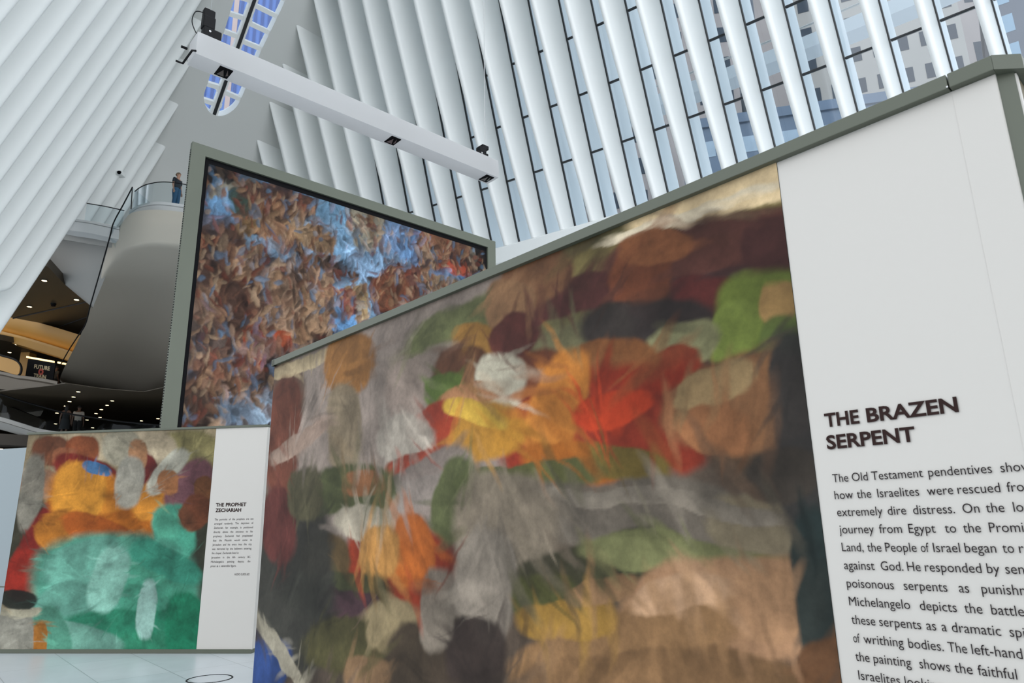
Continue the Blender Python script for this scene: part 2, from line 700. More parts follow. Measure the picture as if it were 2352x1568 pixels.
sp_a, sp_b = on_vault(491, 268), on_vault(588, -8)
dv = Vector(sp_b) - Vector(sp_a)
sp_c = Vector(sp_a) + dv * 2.0
strip(sp_a, sp_c, .46, 'spine_beam', M['steel_white'], .1, .6)
strip(sp_a, sp_c, .20, 'spine_gasket', M['gasket'], .04, .1)
bars = [((466, 232), (510, 246)), ((472, 194), (520, 208)), ((500, 120), (545, 136)), ((515, 74), (563, 92)), ((526, 33), (580, 50)), ((540, -8), (592, 8)),
        ((500, 207), (558, 232)), ((512, 178), (572, 200)), ((546, 92), (607, 117)), ((562, 50), (622, 78)), ((578, 10), (638, 40)), ((592, -28), (660, 2))]
for a, b in bars:
    strip(on_vault(*a), on_vault(*b), .21, 'cross_bar', M['steel_white'], .12, .6)

# ================================================================== THE FAR END, LEFT: levels of the concourse
# upper balcony --------------------------------------------------------
BY = 30.0


KY = 0.9


def P(u, v, y):
    return at_y(u, v, y * KY)


def arc_pts(lst, n=8):
    """smooth curve through points"""
    out = []
    L = [Vector(p) for p in lst]
    for i in range(len(L) - 1):
        p0, p1, p2, p3 = L[max(i - 1, 0)], L[i], L[i + 1], L[min(i + 2, len(L) - 1)]
        for q in range(n):
            f = q / n
            out.append(0.5 * ((2 * p1) + (-p0 + p2) * f + (2 * p0 - 5 * p1 + 4 * p2 - p3) * f * f + (-p0 + 3 * p1 - 3 * p2 + p3) * f ** 3))
    out.append(L[-1])
    return out


ZB = P(370, 464, 30).z
edge = arc_pts([(at_z(u, v, ZB).x, at_z(u, v, ZB).y, ZB) for u, v in ((297, 484), (306, 477), (320, 470), (336, 466), (352, 463.5), (370, 463), (392, 465), (412, 468), (440, 472), (480, 479))], 6)
back = [Vector((p.x - 1.5 - 0.02 * i, p.y + 9, ZB)) for i, p in enumerate(edge)]
m = MB()
m.grid([[p + Vector((0, 0, -.62)) + (Vector((0, .35, 0))) for p in edge], [p + Vector((0, 0, -.5)) + Vector((0, .06, 0)) for p in edge], [p + Vector((0, 0, -.17)) for p in edge], [p + Vector((0, 0, -.15)) + Vector((0, .07, 0)) for p in edge], [p + Vector((0, 0, -.12)) for p in edge], [p for p in edge], back, [p + Vector((0, 0, -.62)) for p in back], [p + Vector((0, 0, -.62)) + (Vector((0, .35, 0))) for p in edge]])
auto_smooth(m.build('floor_balcony', M['slab_white'], kind='structure'), 30)


def balustrade(path, h, label, r=0.022, name='glass_balustrade', lean=None, inset=0.12):
    root = empty(name, path[0])
    tag(root, label, 'balustrade')
    up = Vector((0, 0, h))
    q = MB()
    q.grid([[p for p in path], [p + up for p in path]])
    q.build('glass_panel', M['rail_glass'], root)
    q = MB()
    q.tube([p + up for p in path], r, 8)
    q.build('handrail', M['black_metal'], root, smooth=True)
    return root


in_edge = [p + Vector((0, .22, 0)) for p in edge]
br_ = balustrade(in_edge, 1.02, 'curved glass balustrade around the high balcony where a person stands')
q = MB()
q.tube([P(304, 429, 29.3), P(301, 480, 29.3)], .02, 6)
q.build('post', M['black_metal'], br_)

# stair shell hanging below the balcony -----------------------------------
rowsL = [
    [(290, 500, 30.6), (298, 488, 30.0), (330, 482, 29.6), (365, 480, 29.6), (440, 489, 29.7), (500, 500, 29.8)],
    [(262, 532, 31.6), (288, 524, 30.0), (325, 506, 29.4), (365, 500, 29.4), (438, 507, 29.6), (490, 515, 29.8)],
    [(250, 560, 32.4), (281, 556, 30.4), (325, 540, 29.7), (365, 535, 29.7), (436, 540, 29.9), (485, 548, 30.0)],
    [(242, 590, 33.0), (274, 578, 30.6), (318, 562, 29.9), (362, 559, 29.9), (430, 567, 30.1), (480, 575, 30.2)],
    [(234, 620, 33.6), (262, 598, 31.6), (315, 590, 31.9), (360, 590, 31.9), (428, 598, 32.1), (476, 600, 32.2)],
    [(214, 684, 35.0), (244, 628, 34.4), (310, 645, 36.0), (350, 650, 36.4), (412, 650, 36.4), (470, 655, 36.4)],
    [(196, 746, 36.6), (215, 715, 36.6), (290, 715, 38.6), (335, 715, 39.0), (402, 715, 39.0), (465, 720, 39.0)],
    [(176, 790, 37.8), (192, 775, 38.2), (270, 790, 41.0), (320, 790, 41.4), (393, 790, 41.4), (460, 790, 41.4)],
    [(150, 838, 39.2), (170, 835, 39.8), (255, 845, 43.4), (310, 850, 43.8), (386, 850, 43.6), (455, 855, 43.6)],
    [(134, 874, 40.4), (146, 892, 41.4), (235, 900, 45.4), (335, 924, 46.6), (380, 890, 46.0), (450, 900, 46)],
    [(140, 876, 50), (150, 893, 50), (240, 902, 50), (338, 926, 50), (384, 892, 50), (452, 902, 50)],
]
m = MB()
m.grid([[P(*c) for c in r] for r in rowsL])
st = m.build('wall_stair', M['stair_white'], kind='structure')
ncol = len(rowsL[0])
ca_ = st.data.attributes.new('crease_edge', 'FLOAT', 'EDGE')
for e_ in st.data.edges:
    if all(v_ // ncol == 3 for v_ in e_.vertices):
        ca_.data[e_.index].value = 0.85
md = st.modifiers.new('sub', 'SUBSURF')
md.levels = 2
md.render_levels = 2
auto_smooth(st, 180)

# stair balustrade edge, one dark line down the shell
path = arc_pts([P(304, 430, 29.4), P(283, 470, 30.2), P(261, 511, 30.7), P(252, 545, 31.0), P(231, 620, 31.8), P(208, 700, 33.0), P(196, 745, 34.6), P(176, 776, 36.0), P(158, 804, 37.2), P(140, 836, 38.4)], 5)
root = empty('stair_balustrade', path[-1])
tag(root, 'dark edged glass stair balustrade running down the white stair shell', 'balustrade')
q = MB()
q.tube(path, .028, 8)
q.build('handrail', M['black_metal'], root, smooth=True)
q = MB()
q.grid([path[:16], [p + Vector((.55 - .03 * i, .5, -.45)) for i, p in enumerate(path[:16])]])
q.build('glass_panel', M['rail_glass'], root, smooth=True)

# side platform at street level left of the balcony -------------------------
pe = arc_pts([P(90, 486, 31.6), P(157, 500, 31.2), P(200, 506, 31.0), P(240, 514, 30.9), P(275, 522, 30.9)], 5)
pb = [p + Vector((-.8, 5, 0)) for p in pe]
m = MB()
m.grid([[p + Vector((0, .5, -.62)) for p in pe], [p + Vector((0, .1, -.52)) for p in pe], [p + Vector((0, 0, -.13)) for p in pe], [p + Vector((0, .06, -.11)) for p in pe], [p + Vector((0, 0, -.09)) for p in pe], pe, pb])
auto_smooth(m.build('floor_platform', M['slab_white'], kind='structure'), 30)
balustrade(arc_pts([P(194, 505, 31.1), P(215, 508.5, 31.05), P(240, 513, 31.0), P(280, 522, 30.95)], 5), .78, 'short straight glass balustrade on the platform beside the left ribs')
# recess, drum and beam under the platform
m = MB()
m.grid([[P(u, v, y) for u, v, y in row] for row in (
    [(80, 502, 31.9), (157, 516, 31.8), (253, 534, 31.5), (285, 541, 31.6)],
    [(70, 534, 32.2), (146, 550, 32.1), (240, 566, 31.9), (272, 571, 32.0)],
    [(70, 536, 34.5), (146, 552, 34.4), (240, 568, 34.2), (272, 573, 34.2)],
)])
m.build('wall_platform', M['dimmed_plaster'], kind='structure')
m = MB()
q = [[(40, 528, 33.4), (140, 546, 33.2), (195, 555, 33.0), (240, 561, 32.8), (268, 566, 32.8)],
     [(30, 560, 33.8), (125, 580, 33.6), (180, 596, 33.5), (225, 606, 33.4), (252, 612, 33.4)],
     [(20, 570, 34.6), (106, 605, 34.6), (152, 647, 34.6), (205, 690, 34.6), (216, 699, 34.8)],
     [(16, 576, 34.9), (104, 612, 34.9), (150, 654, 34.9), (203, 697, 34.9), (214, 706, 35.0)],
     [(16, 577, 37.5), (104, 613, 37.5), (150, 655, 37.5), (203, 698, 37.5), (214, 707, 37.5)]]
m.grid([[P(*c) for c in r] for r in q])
auto_smooth(m.build('wall_drum', M['dimmed_plaster'], kind='structure'), 35)

# brown ceiling over the middle level, with panel joints
ZC = P(100, 741, 41.5).z
mc = M['brown_ceil']
m = MB()
cq = [at_z(60, 600, ZC), at_z(110, 612, ZC), at_z(150, 655, ZC), at_z(210, 702, ZC), at_z(240, 742, ZC), at_z(196, 772, ZC), at_z(150, 757, ZC), at_z(90, 741, ZC), at_z(20, 728, ZC), at_z(-60, 715, ZC), at_z(-200, 640, ZC)]
m.prism([(p.x, p.y) for p in cq], ZC, ZC + .4)
m.build('ceiling_middle', mc, kind='structure')
for i, (a, b) in enumerate((((30, 731), (215, 690)), ((115, 757), (212, 724)))):
    pa, pb_ = at_z(*a, ZC - .01), at_z(*b, ZC - .01)
    q = MB()
    q.tube([pa, pb_], .035, 6)
    q.build('trim_%d' % (trim_n + 1 + i), M['gasket'], kind='structure')
trim_n += 2

# gilded cove behind it ------------------------------------------------------
def cove(y, dz, name, mt, pts_):
    q = MB()
    q.grid(pts_)
    o = q.build(name, mt, kind='structure', smooth=True)
    return o


topc = arc_pts([P(-40, 718, 42.5), P(20, 733, 42.0), P(60, 743, 41.8), P(120, 760, 41.4), P(185, 780, 41.0)], 5)
rows = []
for dz, dy in ((0.25, 0), (0, .02), (-.35, .15), (-.65, .35), (-.8, .9), (-.82, 1.5)):
    rows.append([p + Vector((0, dy, dz)) for p in topc])
cove(0, 0, 'wall_cove', M['gold'], rows)
q = MB()
low = [p + Vector((-.02, -.28, -.90)) for p in topc]
q.grid([[p + Vector((0, 0, .12)) for p in low], low, [p + Vector((0, .1, -.38)) for p in low], [p + Vector((0, .9, -.42)) for p in low]])
q.build('wall_cove_lip', M['gold'], kind='structure')
q = MB()
q.tube([p + Vector((0, .55, .02)) for p in low], .05, 6)
tag(q.build('light_strip', M['strip_emit']), 'long warm light strip glowing inside the golden ceiling cove', 'light strip')

# second ceiling, signs level
Z2 = P(30, 800, 43).z
q = MB()
a0 = [at_z(-120, 756, Z2), at_z(20, 784, Z2), at_z(120, 806, Z2), at_z(200, 816, Z2)]
a1 = [at_z(200, 835, Z2), at_z(140, 838, Z2), at_z(60, 818, Z2), at_z(-200, 800, Z2)]
poly = [(p.x, p.y) for p in a0] + [(p.x, p.y + 5) for p in a1]
q.prism(poly, Z2, Z2 + .3)
q.build('ceiling_upper_shops', M['brown_ceil'], kind='structure')


def downlight(u, v, z, label, r_=.17, group='warm ceiling downlights of the dark concourse'):
    r = r_ * .42
    p = at_z(u, v, z)
    root = empty('ceiling_downlight', p)
    tag(root, label, 'downlight', group)
    q = MB()
    q.disc(p + Vector((0, 0, -.012)), r, seg=16, h=.02)
    q.build('lamp', M['warm_emit'], root)
    n = 16
    q = MB()
    rows_ = []
    for rr, dz in ((r, 0), (r, -.035), (r * 1.25, -.035), (r * 1.25, 0)):
        rows_.append([p + Vector((rr * math.cos(2 * math.pi * i / n), rr * math.sin(2 * math.pi * i / n), dz)) for i in range(n + 1)])
    q.grid(rows_)
    q.build('ring', M['black_metal'], root, smooth=True)
    return root


downlight(102, 643, ZC, 'warm downlight in the brown ceiling just under the drum edge', .26)
downlight(176, 687, ZC, 'warm downlight in the brown ceiling next to the stair shell', .26)
downlight(68, 703, ZC, 'warm downlight in the brown ceiling above the golden cove, nearest the ribs', .26)
downlight(39, 790, Z2, 'warm downlight on the ceiling below the golden cove, upper of two', .22)
downlight(22, 808, Z2, 'warm downlight on the ceiling below the golden cove, lower of two', .22)
p = at_z(123, 697, ZC)
root = empty('dome_camera', p)
tag(root, 'small black dome camera on the brown ceiling between the downlights', 'security camera')
q = MB()
q.disc(p, .13, h=.06)
q.build('base', M['black_metal'], root)
q = MB()
for i in range(5):
    pass
q.tube([p + Vector((0, 0, -.06)), p + Vector((0, 0, -.1)), p + Vector((0, 0, -.14))], .1, 12)
q.build('dome', M['black'], root)

# sign-level floor, parapet and escalator rail
Z2F = P(90, 868, 39.5).z
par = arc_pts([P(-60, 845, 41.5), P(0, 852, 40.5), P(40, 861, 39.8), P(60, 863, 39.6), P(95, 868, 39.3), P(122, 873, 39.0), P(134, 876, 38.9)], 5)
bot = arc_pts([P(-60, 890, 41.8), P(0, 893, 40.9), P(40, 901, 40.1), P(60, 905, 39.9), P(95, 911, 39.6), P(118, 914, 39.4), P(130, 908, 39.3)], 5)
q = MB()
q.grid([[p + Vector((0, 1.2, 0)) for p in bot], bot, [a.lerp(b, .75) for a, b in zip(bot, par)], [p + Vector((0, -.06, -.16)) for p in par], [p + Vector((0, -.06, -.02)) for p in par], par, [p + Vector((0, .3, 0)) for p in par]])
auto_smooth(q.build('wall_parapet_upper', M['plaster_shade'], kind='structure'), 35)
q = MB()
poly = [(p.x, p.y + .1) for p in par] + [(-20, 58), (-60, 58)]
q.prism(poly, Z2F - .75, Z2F - .45)
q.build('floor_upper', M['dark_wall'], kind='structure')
# lit shop slot behind the sign and a bright column
zc = P(100, 826, 46)
slot = [P(60, 821, 42.2), P(150, 837, 41.6)]
q = MB()
for f0, f1 in ((0, .08), (.11, .55), (.58, .70), (.80, .92), (.95, 1.0)):
    a, b = slot[0].lerp(slot[1], f0), slot[0].lerp(slot[1], f1)
    q.box(a, b - a, (0, .1, 0), (0, 0, .09))
tag(q.build('light_slot', M['strip_emit']), 'thin warm line of shop lights above the dark FUTURE TRAIN banner', 'light strip')
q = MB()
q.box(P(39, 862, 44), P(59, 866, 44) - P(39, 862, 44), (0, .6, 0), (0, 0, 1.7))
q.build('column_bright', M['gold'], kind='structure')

# banner "FUTURE TRAIN STRANGE"
sA, sB = P(56, 876, 41.2), P(119, 886, 40.6)
sT = P(60, 824, 41.2)
sd = sB - sA
su = Vector((0, 0, sT.z - sA.z))
sn = Vector((sd.y, -sd.x, 0)).normalized()
root = empty('banner', sA)
tag(root, 'black banner lettered FUTURE TRAIN with a red circle standing on the upper parapet level', 'banner')
q = MB()
q.box(sA, sd, -sn * .06, su)
q.build('board', M['black'], root)


# ------------------------------------------------------------------ lettering
def word_mesh(txt, size, xs, bold=0.0):
    c = bpy.data.curves.new('lettering', 'FONT')
    c.body = txt
    c.size = size
    c.offset = bold
    c.extrude = 0.0
    c.resolution_u = 3
    o = bpy.data.objects.new('lettering', c)
    COL.objects.link(o)
    dg = bpy.context.evaluated_depsgraph_get()
    me = bpy.data.meshes.new_from_object(o.evaluated_get(dg))
    bpy.data.objects.remove(o)
    bpy.data.curves.remove(c)
    n = len(me.vertices)
    co = np.empty(n * 3)
    me.vertices.foreach_get('co', co)
    co = co.reshape(-1, 3)
    fs = [tuple(p.vertices) for p in me.polygons]
    bpy.data.meshes.remove(me)
    co[:, 0] *= xs
    if n:
        x0, x1 = co[:, 0].min(), co[:, 0].max()
        co[:, 0] -= x0
    else:
        x0 = x1 = 0
    return co, fs, x1 - x0


def lettering(name, items, origin, dx, dz, nrm, m, parent, bold=0.0):
    """items: (text, u, z, size, xscale); placed on the plane origin + u*dx + z*dz, just proud of it"""
    V, F = [], []
    for txt, u, z, size, xs, *wf in items:
        co, fs, w = word_mesh(txt, size, xs, bold * size)
        if wf and wf[0]:
            co[:, 0] *= wf[0] / w
        n = len(V)
        for c in co:
            V.append(origin + dx * (u + c[0]) + dz * (z + c[1]) + nrm * .003)
        F += [tuple(n + i for i in f) for f in fs]
    me_o = mesh(name, V, F, m, parent)
    return me_o


CAPH = None
co, fs, w = word_mesh('H', 1.0, 1.0)
CAPH = co[:, 1].max()
ZUP = Vector((0, 0, 1))
sdn = sd.normalized()
L_ = sd.length
h_ = su.length
sign_m = mat('cream_letter', (0.50, 0.40, 0.24), 0.6)
red_m = mat('red_letter', (0.35, 0.05, 0.03), 0.6)


def fitw(txt, width, size):
    co, fs, w = word_mesh(txt, size, 1.0)
    return width / w


for it in (('FUTURE', .27 * L_, .64 * h_, .16 * h_ / CAPH, fitw('FUTURE', .56 * L_, .16 * h_ / CAPH)),
                           ('TRAIN', .30 * L_, .25 * h_, .16 * h_ / CAPH, fitw('TRAIN', .44 * L_, .16 * h_ / CAPH)),
                           ('STRANGE', .28 * L_, .04 * h_, .15 * h_ / CAPH, fitw('STRANGE', .56 * L_, .15 * h_ / CAPH))):
    lettering('banner_word', [it], sA + sn * .002, sdn, ZUP, sn, sign_m, root, bold=.03)
q = MB()
cc = sA + sdn * (.54 * L_) + ZUP * (.52 * h_)
n = 20
rows = []
for rr in (.035 * L_, .095 * L_):
    rows.append([cc + sn * .004 + sdn * (rr * math.cos(2 * math.pi * i / n)) + ZUP * (rr * math.sin(2 * math.pi * i / n)) for i in range(n + 1)])
q.grid(rows)
q.build('circle_mark', red_m, root)

# escalator handrail left of the banner
path = arc_pts([P(-30, 803, 40.5), P(0, 815, 40.2), P(28, 823, 40.0), P(42, 831, 39.9), P(49, 843, 39.85), P(48, 856, 39.8), P(42, 862, 39.8)], 5)
root = empty('escalator', path[-1])
tag(root, 'escalator end with curved black handrail beside the FUTURE TRAIN banner', 'escalator')
q = MB()
q.tube(path, .055, 8)
q.build('handrail', M['black_metal'], root, smooth=True)
q = MB()
q.grid([path, [Vector((min(p.x, path[-1].x - .02), p.y + .15, min(p.z - .02, path[-1].z + .02 - .0))) if i > 18 else p + Vector((-.1, .1, -.75)) for i, p in enumerate(path)]])
q.build('side_panel', M['gold'], root)

# lower ceiling with rows of downlights, lower floor with parapet
Z1 = P(258, 919, 38.6).z
q = MB()
poly = [at_z(120, 885, Z1), at_z(150, 880, Z1), at_z(240, 893, Z1), at_z(330, 900, Z1), at_z(420, 880, Z1), at_z(520, 900, Z1)]
pl = [(p.x, p.y) for p in poly] + [(8, 78), (-75, 78), (-52, 42)]
q.prism(pl, Z1, Z1 + .03)
q.build('ceiling_lower', M['brown_ceil'], kind='structure')
rowA = [(180, 898), (169, 910), (160, 920.5), (151, 931), (131, 947), (86, 950.5)]
rowB = [(258, 919), (246, 929), (233, 939), (221, 948), (230, 957), (200, 963), (213, 981), (128, 972), (325, 965), (363, 960)]
labA = ['warm downlight nearest the stair shell at the head of the left row', 'second warm downlight of the left row under the stair shell', 'third warm downlight of the left row under the stair shell',
        'warm downlight just above the head of the person in the black dress', 'warm downlight left of the person in the black dress, just above the handrail', 'lone warm downlight at the left end, seen over the dark recess']
for (u, v), lab in zip(rowA, labA):
    downlight(u, v, Z1, lab, .2)
labB = ['warm downlight at the front of the right row, brightest on the lower ceiling', 'second warm downlight of the right row', 'third warm downlight of the right row', 'fourth and last warm downlight of the straight right row',
        'warm downlight out of line just below the end of the right row', 'warm downlight right beside the person in the white shirt', 'lowest warm downlight, just above the mural panel rail', 'faint warm downlight left of the skirt of the person in black',
        'warm downlight alone between the right row and the tall picture board', 'warm downlight touching the left edge of the tall picture board']
for (u, v), lab in zip(rowB, labB):
    downlight(u, v, Z1, lab, .2)
Z1F = P(160, 1006, 38).z
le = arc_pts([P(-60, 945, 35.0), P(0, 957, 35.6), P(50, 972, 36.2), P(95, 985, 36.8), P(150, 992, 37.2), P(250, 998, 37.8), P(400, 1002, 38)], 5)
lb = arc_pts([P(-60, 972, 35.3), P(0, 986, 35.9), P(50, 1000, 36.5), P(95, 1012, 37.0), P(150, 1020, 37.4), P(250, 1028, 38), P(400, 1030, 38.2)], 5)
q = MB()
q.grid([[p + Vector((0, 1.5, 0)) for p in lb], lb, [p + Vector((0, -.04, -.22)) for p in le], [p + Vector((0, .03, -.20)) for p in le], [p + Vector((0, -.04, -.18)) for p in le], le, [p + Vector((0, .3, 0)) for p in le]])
auto_smooth(q.build('wall_parapet_lower', M['dimmed_plaster'], kind='structure'), 35)
q = MB()
poly = [(p.x, p.y + .2) for p in le] + [(8, 78), (-75, 78)]
q.prism(poly, Z1F - .5, Z1F)
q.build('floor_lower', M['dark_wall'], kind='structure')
rail = arc_pts([P(-60, 885, 35.2), P(0, 905, 35.8), P(50, 921, 36.4), P(90, 932, 36.9), P(150, 948, 37.4), P(210, 958, 37.8), P(280, 968, 38), P(400, 979, 38.2)], 5)
root = empty('glass_balustrade', rail[0])
tag(root, 'long glass balustrade with thin black handrail in front of the two lower people', 'balustrade')
q = MB()
q.tube(rail, .04, 8)
q.build('handrail', M['black_metal'], root, smooth=True)
q = MB()
q.grid([[a + Vector((0, .05, 0)) for a in le], rail[:len(le)] if len(rail) == len(le) else [rail[min(len(rail) - 1, round(i * (len(rail) - 1) / (len(le) - 1)))] for i in range(len(le))]])
q.build('glass_panel', M['rail_glass'], root)
# inner partition visible behind the rail
q = MB()
a = [P(14, 930, 40), P(95, 962, 41), P(95, 1000, 41), P(28, 985, 40)]
q.hexa([a[3], a[2], a[2] + Vector((0, .4, 0)), a[3] + Vector((0, .4, 0)), a[0], a[1], a[1] + Vector((0, .4, 0)), a[0] + Vector((0, .4, 0))])
q.build('wall_recess', M['dark_wall'], kind='structure')
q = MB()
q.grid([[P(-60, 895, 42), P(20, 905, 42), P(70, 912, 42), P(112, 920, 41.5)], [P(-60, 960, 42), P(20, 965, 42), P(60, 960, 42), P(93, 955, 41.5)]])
q.build('wall_bulkhead', M['plaster_shade'], kind='structure')
# underside below the lower level
q = MB()
q.prism([(-75, 36), (-24, 33.2), (-16.5, 35), (8, 36), (8, 78), (-75, 78)], Z1F - 1.0, Z1F - .55)
q.build('ceiling_ground', M['brown_ceil'], kind='structure')
downlight(3, 1029, Z1F - 1.0, 'warm downlight under the lower slab, just above the pale blank panel', .2)
# enclosing walls of the concourse
q = MB()
q.box((-78, 78, 0), (88, 0, 0), (0, .4, 0), (0, 0, 20))
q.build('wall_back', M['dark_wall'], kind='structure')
q = MB()
q.box((-78, 30, 0), (.4, 0, 0), (0, 48, 0), (0, 0, 20))
q.build('wall_side', M['dark_wall'], kind='structure')
q = MB()
q.prism([(-78, 38), (-29, 37.0), (-22, 36.5), (-10, 37), (8, 42), (8, 78), (-78, 78)], 15.2, 15.5)
q.build('ceiling_concourse', M['dark_wall'], kind='structure')
q = MB()
q.box((8, 44, 0), (.4, 0, 0), (0, 34, 0), (0, 0, 17.4))
q.build('wall_end', M['dark_wall'], kind='structure')

# two small cameras on the ribs
for u, v, lab in ((239, 408, 'tiny dark camera dome on a white rib, left one of two'), (273, 396, 'tiny dark camera dome on a white rib, right one of two')):
    p = P(u, v, 33.0)
    root = empty('rib_camera', p)
    tag(root, lab, 'security camera')
    q = MB()
    q.box(p + Vector((-.16, 0, -.1)), (.3, 0, 0), (0, .35, 0), (0, 0, .2))
    bevel(q.build('housing', M['steel_white'], root), .03)
    q = MB()
    q.tube([p + Vector((.04, 0, 0)), p + Vector((.04, -.05, -.02)), p + Vector((.05, -.09, -.05))], .08, 10)
    q.build('lens', M['black'], root)


# ================================================================== PEOPLE
def skin_mesh(name, nodes, edges, m, parent, sub=2):
    me = bpy.data.meshes.new(name)
    me.from_pydata([n_[:3] for n_ in nodes], edges, [])
    o = bpy.data.objects.new(name, me)
    COL.objects.link(o)
    sk = o.modifiers.new('skin', 'SKIN')
    sk.use_smooth_shade = True
    lay = me.skin_vertices[0].data
    for i, n_ in enumerate(nodes):
        r = n_[3]
        lay[i].radius = r if isinstance(r, tuple) else (r, r)
    lay[0].use_root = True
    ss = o.modifiers.new('sub', 'SUBSURF')
    ss.levels = sub
    ss.render_levels = sub
    dg = bpy.context.evaluated_depsgraph_get()
    nm = bpy.data.meshes.new_from_object(o.evaluated_get(dg))
    bpy.data.objects.remove(o)
    nm.name = name
    nm.materials.clear()
    nm.materials.append(m)
    nm.polygons.foreach_set('use_smooth', [True] * len(nm.polygons))
    o2 = bpy.data.objects.new(name, nm)
    COL.objects.link(o2)
    o2.parent = parent
    return o2


def person(loc, rz, label, h=1.75, shirt=(.02, .03, .04), legs=(.05, .1, .2), hair=(.1, .07, .05), skin='skin', dress=False, long_hair=False, swing=0.0, sleeve=True):
    """standing figure, faces -y locally"""
    root = empty('person', loc, rz)
    tag(root, label, 'person')
    k = h / 1.75
    nodes, edges = [], []

    def add(x, y, z, r, par=None):
        nodes.append((x * k, y * k, z * k, (r[0] * k, r[1] * k) if isinstance(r, tuple) else r * k))
        if par is not None:
            edges.append((par, len(nodes) - 1))
        return len(nodes) - 1
    pel = add(0, 0, .95, (.15, .11))
    wa = add(0, 0, 1.10, (.135, .10), pel)
    ch = add(0, .01, 1.30, (.165, .115), wa)
    sh = add(0, .015, 1.42, (.12, .085), ch)
    nk = add(0, .0, 1.50, .055, sh)
    hd0 = add(0, -.015, 1.57, (.068, .08), nk)
    hd1 = add(0, -.02, 1.65, (.078, .095), hd0)
    add(0, -.01, 1.71, (.06, .075), hd1)
    for s_ in (-1, 1):
        sw = swing * s_
        a = add(s_ * .17, .015, 1.40, .058, sh)
        b = add(s_ * .225, .02 + sw * .05, 1.13, .042, a)
        c = add(s_ * .235, -.04 + sw * .12, .90, .028, b)
        d = add(s_ * .235, -.06 + sw * .14, .83, (.02, .04), c)
        for f_, (dy, ln) in enumerate(((-.032, .075), (-.012, .085), (.008, .08), (.027, .062))):
            e = add(s_ * .236, -.062 + sw * .14 + dy, .78, .010, d)
            add(s_ * .228, -.068 + sw * .14 + dy, .78 - ln * .8, .008, e)
        t_ = add(s_ * .222, -.098 + sw * .14, .82, .011, d)
        add(s_ * .212, -.112 + sw * .14, .775, .009, t_)
        hp_ = add(s_ * .09, 0, .90, .09, pel)
        kn = add(s_ * .10, -.02 - sw * .10, .50, .06, hp_)
        an = add(s_ * .105, .02 - sw * .18, .09, .042, kn)
        add(s_ * .11, -.12 - sw * .18, .035, .035, an)
    body = skin_mesh('body', nodes, edges, M[skin], root)
    # nose, ears and eyes
    q = MB()
    q.tube([(0, -.112 * k, 1.67 * k), (0, -.125 * k, 1.635 * k), (0, -.108 * k, 1.615 * k)], .012 * k, 6)
    for s_ in (-1, 1):
        q.tube([(s_ * .078 * k, -.01 * k, 1.67 * k), (s_ * .085 * k, 0, 1.65 * k), (s_ * .078 * k, -.005 * k, 1.615 * k)], .012 * k, 6)
    q.build('face_features', M[skin]).parent = root
    q = MB()
    for s_ in (-1, 1):
        q.tube([(s_ * .03 * k, -.100 * k, 1.66 * k), (s_ * .03 * k, -.112 * k, 1.66 * k)], .008 * k, 6)
    q.build('eyes', M['black']).parent = root
    sm = mat('cloth_upper', shirt, .85)
    lm_ = mat('cloth_lower', legs, .85)
    hm = mat('hair', hair, .7)
    # upper garment
    n2, e2 = [], []

    def ad2(x, y, z, r, par=None):
        n2.append((x * k, y * k, z * k, (r[0] * k, r[1] * k) if isinstance(r, tuple) else r * k))
        if par is not None:
            e2.append((par, len(n2) - 1))
        return len(n2) - 1
    p0 = ad2(0, 0, .90, (.18, .145))
    p1 = ad2(0, 0, 1.10, (.165, .13), p0)
    p2 = ad2(0, .01, 1.30, (.19, .14), p1)
    p3 = ad2(0, .015, 1.43, (.13, .10), p2)
    for s_ in (-1, 1):
        a = ad2(s_ * .175, .015, 1.405, .078, p3)
        if sleeve:
            ad2(s_ * .215, .02 + swing * s_ * .03, 1.20, .066, a)
    skin_mesh('dress_top' if dress else 'shirt', n2, e2, sm, root)
    if dress:
        q = MB()
        n = 16
        q.grid([[(rx * k * math.cos(2 * math.pi * i / n), ry * k * math.sin(2 * math.pi * i / n), z * k) for i in range(n + 1)] for z, rx, ry in ((1.02, .18, .14), (.9, .21, .17), (.7, .23, .19), (.48, .25, .2))])
        q.build('skirt', sm, smooth=True).parent = root
    else:
        q = MB()
        n = 14
        for s_ in (-1, 1):
            prof = [(1.0, .06, 0, .115, .125), (.93, .075, 0, .115, .135), (.82, .088, 0, .105, .12), (.66, .094, -.01 - swing * s_ * .05, .09, .10), (.5, .10, -.02 - swing * s_ * .10, .075, .085), (.3, .102, 0 - swing * s_ * .14, .068, .075), (.07, .105, .02 - swing * s_ * .18, .062, .07)]
            q.grid([[((s_ * cx_ + rx * math.cos(2 * math.pi * i_ / n)) * k, (cy_ + ry * math.sin(2 * math.pi * i_ / n)) * k, z * k) for i_ in range(n + 1)] for z, cx_, cy_, rx, ry in prof])
        q.build('trousers', lm_, smooth=True).parent = root
    # hair cap
    q = MB()
    n = 14
    rows_ = []
    for i in range(7):
        a = i / 6 * (1.75 if not long_hair else 1.9)
        zc_, ro = math.cos(a), math.sin(a)
        rows_.append([(.092 * k * ro * math.cos(2 * math.pi * j / n), (-.005 + .108 * ro * math.sin(2 * math.pi * j / n) + .02 * (1 - zc_)) * k, (1.655 + .108 * zc_) * k) for j in range(n + 1)])
    if long_hair:
        rows_.append([(.09 * k * math.cos(2 * math.pi * j / n), (.05 + .07 * math.sin(2 * math.pi * j / n)) * k, 1.42 * k) for j in range(n + 1)])
        rows_.append([(.05 * k * math.cos(2 * math.pi * j / n), (.09 + .03 * math.sin(2 * math.pi * j / n)) * k, 1.3 * k) for j in range(n + 1)])
    q.grid(rows_)
    q.build('hair', hm, smooth=True).parent = root
